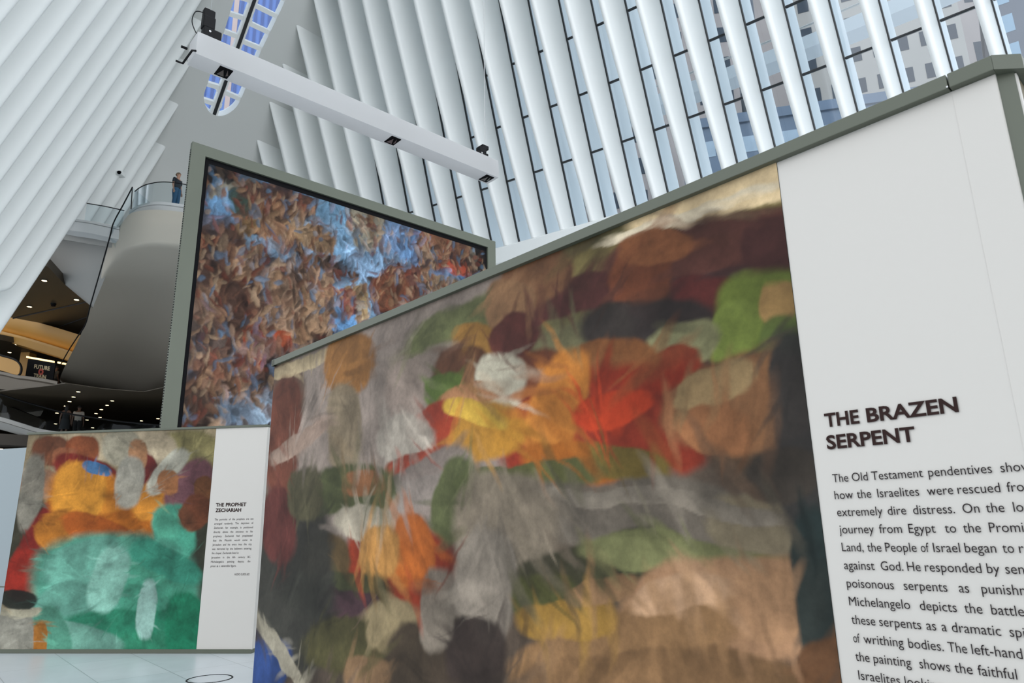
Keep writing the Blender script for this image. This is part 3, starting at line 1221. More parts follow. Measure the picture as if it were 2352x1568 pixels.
    for s_ in (-1, 1):
        q = MB()
        x = s_ * .105 * k
        y0 = -swing * s_ * .18 * k
        q.grid([[(x - .045 * k, y0 + .07 * k, z), (x - .05 * k, y0 - .05 * k, z), (x - .03 * k, y0 - .17 * k, z), (x + .03 * k, y0 - .17 * k, z), (x + .05 * k, y0 - .05 * k, z), (x + .045 * k, y0 + .07 * k, z), (x - .045 * k, y0 + .07 * k, z)] for z in (0, .05 * k, .085 * k)])
        q.f.append((12 + 2, 12 + 3, 12 + 4, 12 + 5, 12 + 6 + 1, 12 + 6 + 2)) if False else None
        q.build('shoe', M['black'], smooth=True).parent = root
    return root


p = P(403, 464, 30.9)
person((p.x, p.y, ZB), R(75), 'person in dark t-shirt and blue jeans standing in profile on the high balcony', 1.78, (.015, .02, .028), (.03, .10, .19), (.16, .11, .07))
zf = Z1F
p = at_z(151, 992, zf + .15)
p = P(147, 985, 38.2)
person((p.x, p.y, zf), R(200), 'person in a black dress with long dark hair behind the lower balustrade', 1.66, (.012, .012, .014), (.01, .01, .01), (.01, .008, .008), 'skin_dark', dress=True, long_hair=True, swing=.3, sleeve=False)
p = P(176, 985, 39.2)
person((p.x, p.y, zf), R(200), 'person in white shirt and dark trousers walking behind the lower balustrade', 1.78, (.42, .38, .34), (.01, .01, .012), (.01, .008, .008), 'skin_dark', swing=.4)
p = P(125, 880, 42.5)
person((p.x, p.y, Z2F - .45), R(150), 'person in grey top and dark trousers standing right of the black banner', 1.72, (.10, .09, .08), (.01, .012, .015), (.01, .008, .008), 'skin_dark', swing=.2)

# ================================================================== PRINTED PICTURES (generic colour fields)
rng = np.random.default_rng(11)


def vnoise(x, y, f, seed):
    g = np.random.default_rng(seed).random((64, 64))
    X, Y = x * f, y * f
    xi, yi = np.floor(X).astype(int), np.floor(Y).astype(int)
    fx, fy = X - xi, Y - yi
    fx = fx * fx * (3 - 2 * fx)
    fy = fy * fy * (3 - 2 * fy)
    a, b = g[yi % 64, xi % 64], g[yi % 64, (xi + 1) % 64]
    c, d = g[(yi + 1) % 64, xi % 64], g[(yi + 1) % 64, (xi + 1) % 64]
    return (a * (1 - fx) + b * fx) * (1 - fy) + (c * (1 - fx) + d * fx) * fy


def fbm(x, y, f, seed, o=4):
    r = 0
    am = .5
    for i in range(o):
        r = r + am * vnoise(x, y, f * 2 ** i, seed + i)
        am *= .5
    return r


def on_plane(u, v, o, d):
    n_ = Vector((d.y, -d.x, 0))
    r = ray(u, v)
    t = (o - CAM).dot(n_) / r.dot(n_)
    p_ = CAM + r * t - o
    return p_.dot(d), p_.z


def colour_field(o, d, u0, u1, z0, z1, nu, nz, base, blobs, daubs, warp=.05, gain=1.0, seed=5, fine=0):
    us = np.linspace(u0, u1, nu)
    zs = np.linspace(z0, z1, nz)
    U, Z = np.meshgrid(us, zs)
    wu = U + warp * 2 * (fbm(U, Z, 2.2, seed) - .47) + warp * .6 * (fbm(U, Z, 9, seed + 9) - .47)
    wz = Z + warp * 2 * (fbm(U, Z, 2.2, seed + 20) - .47) + warp * .6 * (fbm(U, Z, 9, seed + 31) - .47)
    C = np.zeros((nz, nu, 3))
    C[:] = [c * gain for c in hexl(base)]

    def put(cu, cz, a1, a2, col, soft, alpha=1.0, tone=0.0):
        nonlocal C
        M2 = np.array([a1, a2]).T
        if abs(np.linalg.det(M2)) < 1e-9:
            return
        I = np.linalg.inv(M2)
        du, dz = wu - cu, wz - cz
        p, q_ = I[0, 0] * du + I[0, 1] * dz, I[1, 0] * du + I[1, 1] * dz
        r = (np.abs(p) ** 2.6 + np.abs(q_) ** 2.6) ** (1 / 2.6)
        a = np.clip((1 - r) / soft + .5, 0, 1)
        a = (a * a * (3 - 2 * a) * alpha)[..., None]
        cc = np.array(col)[None, None] * (1 + tone * np.clip(.45 * q_ - .25 * p, -1, 1))[..., None]
        C = C * (1 - a) + cc * a
    for b in blobs:
        x, y, rx, ry, ang, col = b
        ca, sa = math.cos(R(ang)), math.sin(R(ang))
        c0 = on_plane(x, y, o, d)
        e1 = on_plane(x + rx * ca * .2, y + rx * sa * .2, o, d)
        e2 = on_plane(x - ry * sa * .2, y + ry * ca * .2, o, d)
        put(c0[0], c0[1], ((e1[0] - c0[0]) * 5, (e1[1] - c0[1]) * 5), ((e2[0] - c0[0]) * 5, (e2[1] - c0[1]) * 5), [min(1, c * gain) for c in hexl(col)], .22, .97, .45)
    # brush dabs re-using the colours underneath, lighter or darker
    for i in range(daubs):
        cu, cz = rng.uniform(u0, u1), rng.uniform(z0, z1)
        iu, iz = int((cu - u0) / (u1 - u0) * (nu - 1)), int((cz - z0) / (z1 - z0) * (nz - 1))
        col = C[iz, iu] * rng.uniform(.6, 1.4)
        a = 9.0 * float(fbm(np.array([cu * .5 + 3]), np.array([cz * .5 + 3]), 1.3, seed + 77)[0]) + rng.normal(0, .25)
        r1, r2 = rng.uniform(.06, .3) * (warp / .05), rng.uniform(.010, .045) * (warp / .05)
        # local window only
        m1 = (abs(us - cu) < r1 + .1 * warp / .05)
        m2 = (abs(zs - cz) < r1 + .1 * warp / .05)
        if m1.sum() < 2 or m2.sum() < 2:
            continue
        du, dz = wu[np.ix_(m2, m1)] - cu, wz[np.ix_(m2, m1)] - cz
        p = (du * math.cos(a) + dz * math.sin(a)) / r1
        q_ = (-du * math.sin(a) + dz * math.cos(a)) / r2
        al = np.clip((1 - np.sqrt(p * p + q_ * q_)) * 2, 0, 1)[..., None] * .5
        sub = C[np.ix_(m2, m1)]
        C[np.ix_(m2, m1)] = sub * (1 - al) + col * al
    if fine:
        pal = [hexl(h_) for h_ in ('#a98463', '#8a6248', '#6a4634', '#2a1c17', '#1a1210', '#4a3026', '#b89a7c', '#7d3a28', '#5d7f9c')]
        for i in range(fine):
            cu, cz = rng.uniform(u0, u1), rng.uniform(z0, z1)
            iu, iz = int((cu - u0) / (u1 - u0) * (nu - 1)), int((cz - z0) / (z1 - z0) * (nz - 1))
            here = C[iz, iu]
            sky = here[2] > here[0]
            if sky and rng.random() < .6:
                col = here * rng.uniform(.7, 1.35)
            else:
                col = np.array(pal[min(8, int(rng.integers(0, 9)))]) * gain * .5 + here * rng.uniform(.2, .8)
            a = rng.normal(1.4, .6)
            r1, r2 = rng.uniform(.07, .26), rng.uniform(.03, .085)
            m1 = np.abs(us - cu) < r1 + .12
            m2 = np.abs(zs - cz) < r1 + .12
            if m1.sum() < 2 or m2.sum() < 2:
                continue
            du, dz = wu[np.ix_(m2, m1)] - cu, wz[np.ix_(m2, m1)] - cz
            p, q_ = (du * math.cos(a) + dz * math.sin(a)) / r1, (-du * math.sin(a) + dz * math.cos(a)) / r2
            al = np.clip((1 - np.sqrt(p * p + q_ * q_)) * 2.2, 0, 1)[..., None] * .85
            sub = C[np.ix_(m2, m1)]
            C[np.ix_(m2, m1)] = sub * (1 - al) + col * (1 + .5 * np.clip(-q_, -1, 1))[..., None] * al
    C *= (0.40 + 1.25 * fbm(U * 1.0, Z, 5 if u1 < 6 else 3, seed + 50, 5))[..., None]
    return us, zs, np.clip(C, 0, 1)


def picture(name, o, d, nrm, us, zs, C, parent, off):
    nu, nz = len(us), len(zs)
    U, Z = np.meshgrid(us, zs)
    base = np.array(o + nrm * off)
    V = base[None, None] + U[..., None] * np.array(d) + Z[..., None] * np.array((0, 0, 1.0))
    V = V.reshape(-1, 3)
    idx = np.arange(nu * nz).reshape(nz, nu)
    F = np.stack([idx[:-1, :-1], idx[:-1, 1:], idx[1:, 1:], idx[1:, :-1]], -1).reshape(-1, 4)
    me = bpy.data.meshes.new(name)
    me.vertices.add(len(V))
    me.vertices.foreach_set('co', V.ravel())
    me.loops.add(F.size)
    me.loops.foreach_set('vertex_index', F.ravel())
    me.polygons.add(len(F))
    me.polygons.foreach_set('loop_start', np.arange(0, F.size, 4))
    me.polygons.foreach_set('loop_total', np.full(len(F), 4))
    me.update()
    ca = me.color_attributes.new('Col', 'FLOAT_COLOR', 'POINT')
    ca.data.foreach_set('color', np.concatenate([C.reshape(-1, 3), np.ones((len(V), 1))], 1).ravel())
    me.materials.append(M['print'])
    ob = bpy.data.objects.new(name, me)
    COL.objects.link(ob)
    setparent(ob, parent)
    return ob


# ================================================================== PANEL A, the near kiosk
A0 = Vector((-2.1248, 6.165, 0))
AHD = 2.4002
dA = Vector((math.sin(AHD), math.cos(AHD), 0))
nA = Vector((dA.y, -dA.x, 0))         # faces the viewer
if nA.dot(-A0) < 0:
    nA = -nA
AW, AHH = 5.565, 3.1
bA = -nA
kiosk = empty('exhibition_kiosk', A0)
tag(kiosk, 'large near kiosk with olive top rail, dark red mural and THE BRAZEN SERPENT text', 'exhibition panel')
dCh = (dA * math.cos(R(45)) + bA * math.sin(R(45)))
ins = 0.012
ch0 = A0 + dA * AW
ch1 = ch0 + dCh * .055
sideL = 2.6
bk0 = ch1 + bA * sideL
bk1 = A0 + bA * (sideL + .06)
q = MB()


def inset(pl, w):
    c = sum(pl, Vector()) / len(pl)
    return [p_ + (c - p_).normalized() * w for p_ in pl]


body_poly = [A0 + bA * ins, ch0 - dA * .01 + bA * ins, ch1 + dA * .001, bk0, bk1]
q.prism(body_poly, 0, AHH - .012)
q.build('core', M['olive'], kiosk)
uW = 4.782
q = MB()
q.box(A0 + dA * uW + bA * ins + ZUP * .02, dA * (AW - .005 - uW), nA * .010, ZUP * (AHH - .075))
q.build('text_board', M['board_white'], kiosk, label='white text board')
# blend of the narrow cooler strip at the edge
q = MB()
q.box(A0 + dA * (AW - .135) + bA * .002 + ZUP * .02, dA * .128, nA * .0015, ZUP * (AHH - .077))
q.build('edge_strip', M['board_white'], kiosk)
blA = [
    (900, 900, 380, 280, 0, '#93847a'), (760, 1000, 190, 220, 0, '#96877c'), (640, 900, 60, 80, 0, '#6d5546'), (1150, 780, 330, 120, -22, '#6d6849'), (1350, 640, 300, 90, -22, '#5f5838'), (1520, 560, 380, 60, -22, '#786a40'),
    (1040, 760, 130, 60, -20, '#5c5f3c'), (1000, 880, 130, 90, -10, '#8b7b70'),
    (1660, 440, 270, 48, -19, '#cdb48c'), (1560, 500, 220, 14, -20, '#d8c8ac'), (690, 838, 95, 16, -22, '#b9a582'),
    (1680, 690, 260, 210, 0, '#3a2726'), (1600, 570, 270, 60, -15, '#4e2c24'), (1780, 560, 80, 70, 0, '#3c201d'), (1290, 690, 150, 45, -12, '#4c2624'), (1620, 690, 90, 60, 0, '#54231f'), (1470, 640, 70, 90, 10, '#6a3a24'), (1500, 570, 90, 40, -10, '#7a4a2c'),
    (1480, 750, 160, 60, -5, '#2f2826'), (1720, 900, 210, 160, 0, '#54402f'), (1760, 720, 120, 110, 0, '#5f6a2c'), (1690, 770, 60, 80, 20, '#74803a'), (1790, 700, 45, 60, 0, '#8f6f44'), (1810, 810, 60, 80, 0, '#566230'),
    (1560, 790, 95, 55, -15, '#8a8660'), (1530, 840, 80, 50, -10, '#8a3822'), (1400, 830, 100, 50, -10, '#7c4d2a'),
    (1230, 640, 90, 60, -30, '#6d4a32'), (1170, 700, 60, 60, 0, '#7d5c40'), (1090, 780, 60, 40, 0, '#8d6530'), (1180, 770, 60, 50, -40, '#4d2420'), (1060, 850, 70, 55, 0, '#573522'),
    (1240, 870, 70, 70, 0, '#6e3b24'), (1150, 870, 60, 65, 10, '#bdb49e'), (1020, 900, 50, 45, 0, '#56682f'), (1080, 910, 80, 25, -15, '#a5734f'),
    (1360, 980, 260, 130, -15, '#8c2d19'), (1280, 930, 60, 130, 20, '#c27a34'), (1500, 1000, 130, 100, 0, '#7d2c1b'), (1330, 1065, 150, 50, 10, '#a65f22'), (1400, 940, 90, 40, -20, '#b03a1c'), (1440, 1070, 100, 40, 20, '#6a5a2a'),
    (1690, 930, 200, 100, -10, '#7a5437'), (1630, 890, 110, 40, -15, '#8d7450'), (1640, 985, 90, 55, 0, '#94623f'),
    (1090, 1000, 120, 65, -22, '#b5802f'), (990, 980, 65, 45, -30, '#a03c28'), (1090, 950, 80, 26, 10, '#c09a3e'), (930, 1010, 60, 65, -40, '#b3a899'), (960, 1068, 80, 32, -15, '#a4432f'), (970, 1110, 120, 50, -30, '#8b7f76'),
    (800, 830, 55, 70, 10, '#865a2c'), (790, 980, 40, 110, 0, '#85755e'),
    (810, 1125, 100, 60, 0, '#4e5332'), (835, 1115, 50, 34, 0, '#8a5c3c'), (1190, 1100, 180, 36, -8, '#5d6139'), (1040, 1150, 45, 95, 12, '#565b38'),
    (1480, 1185, 450, 80, 4, '#6f6559'), (1150, 1210, 120, 130, 0, '#8b7d6b'), (1750, 1200, 130, 80, 10, '#7f725b'), (1100, 1350, 80, 140, 10, '#938779'), (1500, 1150, 300, 22, 5, '#857a6c'),
    (1350, 1295, 190, 60, -10, '#3c3a28'), (1570, 1280, 290, 45, 8, '#78784f'), (1250, 1370, 80, 70, 0, '#55552f'),
    (1640, 1400, 250, 120, -8, '#ae8462'), (1400, 1490, 280, 85, -15, '#9b754f'), (1480, 1550, 340, 60, 0, '#8d6a48'), (1760, 1380, 90, 80, 0, '#a67e5c'), (1290, 1415, 120, 50, -5, '#a77f3c'), (1560, 1370, 120, 40, -10, '#bd9674'), (1380, 1345, 90, 30, -10, '#93704f'),
    (900, 1285, 125, 95, 20, '#92351d'), (850, 1205, 90, 34, 10, '#b8ac97'), (945, 1265, 50, 85, 0, '#b15f26'), (870, 1270, 45, 60, 0, '#c08a4a'), (745, 1275, 55, 55, 0, '#6a5535'),
    (760, 1360, 130, 55, 0, '#474a2d'), (800, 1385, 75, 36, 0, '#4c343a'), (670, 1320, 90, 220, 0, '#35342e'), (650, 1000, 40, 140, 5, '#6b3a2a'), (680, 1020, 80, 20, -32, '#a08878'), (640, 1200, 40, 90, 0, '#5d2f2a'), (700, 1130, 40, 60, 0, '#55503a'),
    (830, 1480, 160, 70, 0, '#4f4a2c'), (900, 1430, 65, 60, 0, '#a18e6a'), (980, 1510, 110, 100, 0, '#463a2e'), (840, 1540, 55, 45, 0, '#8a6b4d'), (1085, 1510, 70, 90, 0, '#3b302b'), (1000, 1400, 40, 100, 0, '#867a6c'),
    (600, 1540, 55, 75, 30, '#2f4c88'), (636, 1490, 14, 120, -33, '#aaa18c'),
    (1850, 1010, 70, 260, -6, '#2e2c2a'), (1880, 1350, 60, 200, -6, '#263230'), (1890, 1530, 70, 70, 0, '#6e4b31'), (1800, 1080, 90, 60, 0, '#3a332c'),
]
us, zs, C = colour_field(A0, dA, .004, uW, .02, AHH - .055, 560, 330, '#5a4c40', blA, 1000, .055, .72, 5)
picture('mural_print', A0, dA, nA, us, zs, C, kiosk, .002)
# top rail: two runs with an open joint, chamfer piece and the returning run
for nm, a, b in (('top_rail', 0, 5.428), ('top_rail', 5.432, AW)):
    q = MB()
    q.box(A0 + dA * a + nA * .03 + ZUP * (AHH - .055), dA * (b - a), bA * .06, ZUP * .055)
    bevel(q.build(nm, M['olive'], kiosk), .003)
q = MB()
nCh = Vector((-dCh.y, dCh.x, 0))
if nCh.dot(nA) < 0:
    nCh = -nCh
c0 = ch0 + nA * .03
c1 = ch1 + dA * .03
q.prism([(c0.x, c0.y), (c1.x, c1.y), (c1.x - dA.x * .06, c1.y - dA.y * .06), ((c0 + bA * .06).x, (c0 + bA * .06).y)], AHH - .055, AHH)
q.build('top_rail', M['olive'], kiosk)
q = MB()
q.box(ch1 + dA * .03 + ZUP * (AHH - .055), bA * sideL, -dA * .06, ZUP * .055)
q.build('top_rail', M['olive'], kiosk)
q = MB()
q.box(A0 - dA * .006 + nA * .03 + ZUP * (AHH - .055), dA * .06, bA * (sideL), ZUP * .055)
q.build('top_rail', M['olive'], kiosk)
q = MB()
q.tube([A0 + dA * 5.427 + nA * .031 + ZUP * (AHH - .050), A0 + dA * 5.427 + nA * .034 + ZUP * (AHH - .050)], .0035, 8)
q.build('screw', M['chrome'], kiosk)
# side print round the corner
nS = dA
blS = [(2345, 200, 20, 30, 0, '#8f8262'), (2345, 260, 15, 40, 0, '#4a3a3e'), (2350, 320, 20, 40, 0, '#75686a')]
us, zs, C = colour_field(ch1, bA, .03, sideL, .02, AHH - .06, 60, 60, '#6d6450', [], 120, .05, .8, 9)
picture('side_print', ch1, bA, dA, us, zs, C, kiosk, .004)
q = MB()
q.box(ch1 + bA * .002 + ZUP * .02, bA * .026, dA * .006, ZUP * (AHH - .08))
q.build('side_trim', M['board_white'], kiosk)

# lettering on A
head = [('THE', 4.842, 1.9445, .123), ('BRAZEN', 4.991, 1.9445, .287), ('SERPENT', 4.838, 1.8640, .300)]
hs = .0465 / CAPH
wB = fitw('BRAZEN', 5.282 - 4.991, hs)
for ln in (head[:2], head[2:]):
    lettering('heading_line', [(t, u, z, hs, wB, w_) for t, u, z, w_ in ln], A0, dA, ZUP, nA, M['maroon'], kiosk, bold=.03)
lines = [
    ('The Old Testament pendentives show', [4.843, 4.911, 4.978, 5.158, 5.361], 1.7445),
    ('how the Israelites were rescued from', [4.842, 4.920, 4.989, 5.145, 5.234, 5.368], 1.6855),
    ('extremely dire distress. On the long', [4.843, 5.014, 5.094, 5.239, 5.303, 5.375], 1.6265),
    ('journey from Egypt to the Promised', [4.843, 4.978, 5.071, 5.179, 5.231, 5.302], 1.5675),
    ('Land, the People of Israel began to rebel', [4.844, 4.930, 4.989, 5.099, 5.136, 5.226, 5.327, 5.369], 1.5075),
    ('against God. He responded by sending', [4.843, 4.966, 5.049, 5.102, 5.276, 5.324], 1.4475),
    ('poisonous serpents as punishment', [4.844, 5.029, 5.190, 5.252], 1.3880),
    ('Michelangelo depicts the battle', [4.844, 5.069, 5.196, 5.268], 1.3290),
    ('these serpents as a dramatic spiral', [4.844, 4.935, 5.079, 5.123, 5.152, 5.305], 1.2700),
    ('of writhing bodies. The left-hand side', [4.842, 4.876, 5.017, 5.132, 5.197, 5.36], 1.2110),
    ('the painting shows the faithful', [4.841, 4.900, 5.041, 5.141, 5.204], 1.1530),
    ('Israelites looking', [4.843, 4.989], 1.0950),
]
ts_ = .0290 / CAPH
wP = fitw('Testament', 5.137 - 4.978, ts_)
for txt, uu, z in lines:
    items = []
    ws = txt.split()
    for i, (w_, u) in enumerate(zip(ws, uu)):
        nat = word_mesh(w_, ts_, wP)[2] * 1.03
        items.append((w_, u, z, ts_, wP, min(nat, uu[i + 1] - u - .0125) if i + 1 < len(uu) else nat))
    lettering('text_line', items, A0, dA, ZUP, nA, M['ink'], kiosk)

# ================================================================== PANEL C
C0 = Vector((-7.5824, 11.0312, 0))
CH = 1.6778
dC = Vector((math.sin(CH), math.cos(CH), 0))
nC = Vector((dC.y, -dC.x, 0))
if nC.dot(-C0) < 0:
    nC = -nC
CW, CHH = 3.9019, 3.195
pc = empty('mural_panel', C0)
tag(pc, 'low free standing panel with orange, red and sea-green mural and THE PROPHET ZECHARIAH text', 'exhibition panel')
q = MB()
q.box(C0 + ZUP * .0 - nC * .012, dC * CW, -nC * .45, ZUP * (CHH - .005))
q.build('core', M['board_white'], pc)
uD = 3.09
q = MB()
q.box(C0 + dC * uD + ZUP * .055 - nC * .012, dC * (CW - uD), nC * .013, ZUP * (CHH - .085))
q.build('text_board', M['board_white'], pc, label='white text board')
blC = [
    (250, 1000, 220, 60, 0, '#b5a385'), (430, 1045, 75, 60, 0, '#8d8356'), (80, 1020, 40, 90, 0, '#8b7a5e'), (350, 1050, 60, 60, 0, '#b9a88c'),
    (250, 1120, 150, 30, 0, '#5a4a38'), (455, 1280, 45, 240, 0, '#34382c'), (60, 1260, 60, 130, 0, '#3c3a2c'),
    (120, 1035, 45, 36, 0, '#6c3d26'), (190, 1032, 38, 34, 0, '#874524'), (150, 1050, 30, 25, 0, '#9c5f40'), (95, 1110, 50, 34, 15, '#a4785c'), (72, 1130, 26, 90, 10, '#8d8779'),
    (115, 1220, 45, 170, 32, '#7c211a'), (60, 1320, 44, 60, 10, '#9f2c1e'), (200, 1085, 80, 34, 20, '#7a221c'), (320, 1075, 40, 40, 40, '#6d1c1c'),
    (250, 1165, 150, 72, 18, '#c67a24'), (180, 1130, 60, 70, 10, '#d69032'), (300, 1205, 100, 40, -10, '#b7671e'), (130, 1215, 50, 40, -30, '#be7628'), (350, 1150, 50, 40, -35, '#cc8530'), (230, 1220, 90, 34, 20, '#a9551c'),
    (280, 1030, 46, 40, 0, '#a39b86'), (318, 1045, 22, 36, 0, '#9f7250'), (298, 1105, 34, 60, 10, '#a8a394'), (222, 1078, 34, 14, 20, '#42709b'),
    (385, 1082, 24, 66, 38, '#b8b4a3'), (432, 1115, 38, 74, 35, '#70494f'), (385, 1108, 24, 28, 0, '#a66d44'), (465, 1120, 20, 30, 0, '#6a4226'),
    (400, 1220, 48, 64, -10, '#4fa488'), (445, 1175, 34, 44, 30, '#6d3d26'),
    (260, 1340, 190, 120, 0, '#58a38a'), (200, 1300, 100, 60, -15, '#70ae99'), (360, 1350, 90, 90, 10, '#4b987c'), (150, 1400, 80, 60, -20, '#6ca793'), (300, 1450, 170, 50, 0, '#308a69'), (425, 1440, 45, 80, 0, '#21805d'), (185, 1465, 100, 30, 15, '#7db39f'), (335, 1400, 22, 70, 5, '#a3cabd'), (250, 1330, 40, 80, 20, '#8cc0ad'), (380, 1290, 90, 34, 25, '#3a8a72'), (120, 1450, 34, 60, -25, '#5b9c83'),
    (35, 1450, 44, 60, 0, '#a39f91'), (45, 1403, 50, 11, -3, '#b2aa92'), (92, 1468, 16, 40, 0, '#b4722a'), (40, 1375, 44, 22, 0, '#20251f'),
]
us, zs, C = colour_field(C0, dC, .004, uD, .055, CHH - .035, 330, 320, '#9c8b6e', blC, 420, .042, .64, 15)
picture('mural_print', C0, dC, nC, us, zs, C, pc, .002)
for z0, z1 in ((CHH - .035, CHH), (0, .055)):
    q = MB()
    q.box(C0 - dC * .01 + nC * .02 + ZUP * z0, dC * (CW + .012), -nC * .49, ZUP * (z1 - z0))
    bevel(q.build('top_rail' if z0 else 'base_rail', M['olive'], pc), .003)
q = MB()
q.box(C0 + dC * (CW - .012) + nC * .004 + ZUP * .05, dC * .018, -nC * .02, ZUP * (CHH - .09))
q.build('edge_trim', M['board_white'], pc)
wH = fitw('PROPHET', 3.662 - 3.345, .0470 / CAPH)
for ln in ([('THE', 3.192, 2.004, .047 / CAPH, wH, .125), ('PROPHET', 3.345, 2.004, .047 / CAPH, wH, .317)], [('ZECHARIAH', 3.192, 1.926, .047 / CAPH, wH, .397)]):
    lettering('heading_line', ln, C0, dC, ZUP, nC, M['maroon'], pc, bold=.035)
ctext = ['The portraits of the prophets are not', 'arranged randomly. The depiction of', 'Zechariah, for example, is positioned', 'directly above the entrance to his', 'prophecy. Zechariah had prophesied', 'that the Messiah would come to', 'Jerusalem and his entry into the city', 'was mirrored by the believers entering', '~the chapel. Zechariah lived in', 'Jerusalem in the 6th century BC.', "Michelangelo's painting depicts the", '~priest as a venerable figure.']
cs = .0280 / CAPH
cx = wP * .96
for i, ln in enumerate(ctext):
    loose = ln.startswith('~')
    ws = ln.lstrip('~').split()
    wid = [word_mesh(w_, cs, cx)[2] for w_ in ws]
    gap = .014 if loose else (3.79 - 3.193 - sum(wid)) / (len(ws) - 1)
    u = 3.193
    items = []
    for w_, x in zip(ws, wid):
        items.append((w_, u, 1.805 - i * .0592, cs, cx))
        u += x + gap
    lettering('text_line', items, C0, dC, ZUP, nC, M['ink'], pc)
tail = word_mesh('AUDIO GUIDE #22', cs, cx * .8)[2]
lettering('text_line', [('AUDIO GUIDE #22', 3.79 - tail, 1.036, cs, cx * .8)], C0, dC, ZUP, nC, M['ink'], pc)

# ================================================================== PANEL B, the tall picture board
B0 = Vector((-6.5028, 13.0, 0))
BH = .8335
dB = Vector((math.sin(BH), math.cos(BH), 0))
nB = Vector((dB.y, -dB.x, 0))
if nB.dot(-B0) < 0:
    nB = -nB
BW, BHT = 8.222, 9.44
pbd = empty('picture_board', B0)
tag(pbd, 'tall sage framed picture board with crowded blue and brown mural behind the kiosk', 'picture board')
fw_ = .28
q = MB()
q.box(B0 - nB * .06, dB * BW, -nB * .05, ZUP * BHT)
q.build('core', M['olive_light'], pbd)
for nm, o_, dx_, dz_ in (('frame_rail', B0, dB * fw_, ZUP * BHT), ('frame_rail', B0 + dB * (BW - fw_), dB * fw_, ZUP * BHT), ('frame_rail', B0 + dB * fw_ + ZUP * (BHT - .24), dB * (BW - 2 * fw_), ZUP * .24)):
    q = MB()
    q.box(o_ - nB * .06, dx_, nB * .06, dz_)
    q.build(nm, M['olive_light'], pbd)
q = MB()
q.box(B0 + dB * fw_ - nB * .058 + ZUP * .2, dB * (BW - 2 * fw_), nB * .004, ZUP * (BHT - .44))
q.build('black_border', M['black'], pbd)
blB = [
    (520, 470, 44, 55, 0, '#6b93b8'), (690, 440, 90, 26, 16, '#5f92bd'), (745, 505, 66, 66, 0, '#7ea6c4'), (610, 570, 140, 24, 24, '#8fb0cc'), (790, 565, 90, 42, 20, '#7fa6c6'), (640, 660, 34, 80, 0, '#86a5c2'), (930, 560, 54, 66, 0, '#7795ba'), (1000, 610, 100, 44, 40, '#6d92bd'), (960, 665, 54, 54, 40, '#a8bfd4'), (880, 605, 80, 34, 15, '#8aa9c8'), (815, 700, 56, 66, 0, '#8ab0d0'), (600, 930, 30, 44, 0, '#9fb4c8'), (530, 945, 60, 40, 0, '#7f8ea0'),
    (845, 515, 36, 62, 0, '#9b927f'), (540, 420, 66, 11, -28, '#7f7868'), (1092, 590, 9, 52, -28, '#8a8070'), (500, 385, 50, 36, 0, '#151111'), (1108, 585, 12, 44, 0, '#151111'),
    (600, 490, 70, 40, 25, '#84593f'), (640, 530, 60, 30, 35, '#a07a5e'), (720, 540, 60, 28, 25, '#9a7a58'), (560, 460, 30, 30, 0, '#3a4a40'), (690, 470, 40, 30, 20, '#553a2c'), (560, 520, 50, 18, -20, '#9a7850'), (620, 440, 70, 22, 10, '#4a342c'),
    (500, 620, 66, 130, 0, '#4a352c'), (570, 600, 60, 50, 0, '#5c3f32'), (560, 600, 22, 44, 0, '#b08a6c'), (680, 690, 66, 90, 0, '#8a6a50'), (670, 700, 26, 70, 0, '#b8957a'), (720, 620, 60, 40, 0, '#6f5648'), (740, 700, 30, 60, 0, '#a58468'), (820, 695, 30, 50, 0, '#b99a6c'), (790, 735, 28, 30, 0, '#6f9fd0'), (800, 690, 24, 30, 0, '#8a4f48'),
    (560, 720, 60, 60, 0, '#5d4236'), (470, 800, 54, 80, 0, '#6b5a52'), (590, 790, 26, 60, 0, '#8f3d26'), (640, 800, 100, 22, 0, '#8a6d64'), (650, 775, 22, 20, 0, '#ae4c2c'), (520, 850, 80, 40, 0, '#7d5748'), (470, 930, 44, 54, 0, '#574338'), (560, 900, 50, 30, 0, '#8a6a54'), (490, 870, 34, 30, 0, '#93705a'), (470, 700, 30, 44, 0, '#8f7260'),
    (940, 650, 60, 50, 0, '#6a3e2e'), (900, 670, 44, 40, 0, '#7f4c36'), (1000, 560, 42, 64, 0, '#8a5c44'), (985, 610, 18, 60, 0, '#a98a70'), (1045, 612, 32, 18, 10, '#ae4c32'), (1010, 650, 40, 20, 0, '#a5886a'), (1060, 570, 30, 24, 0, '#5f4034'),
]
us, zs, C = colour_field(B0, dB, fw_ + .09, BW - fw_ - .03, 1.2, BHT - .36, 400, 400, '#3c2d27', blB, 900, .09, .68, 25, fine=5200)
picture('mural_print', B0, dB, nB, us, zs, C, pbd, -.05)
for u in (1.0, 4.1, 7.2):
    q = MB()
    q.box(B0 + dB * u - nB * .11, dB * .12, -nB * .9, ZUP * .08)
    a_, b_ = B0 + dB * u - nB * .11 + ZUP * 6, B0 + dB * u - nB * .95
    q.hexa([b_, b_ + dB * .12, b_ + dB * .12 + nB * .12, b_ + nB * .12, a_, a_ + dB * .12, a_ + dB * .12 - nB * .01 + ZUP * .3, a_ - nB * .01 + ZUP * .3])
    q.build('rear_brace', M['black_metal'], pbd)
# wrapped fabric edge with its row of staples
q = MB()
for i in range(170):
    z = .3 + i * .053
    q.box(B0 - dB * .009 - nB * .05 + ZUP * z, dB * .009, -nB * .03, ZUP * .022)
st_ = q.build('staples', M['black_metal'], pbd)
st_['kind'] = 'stuff'

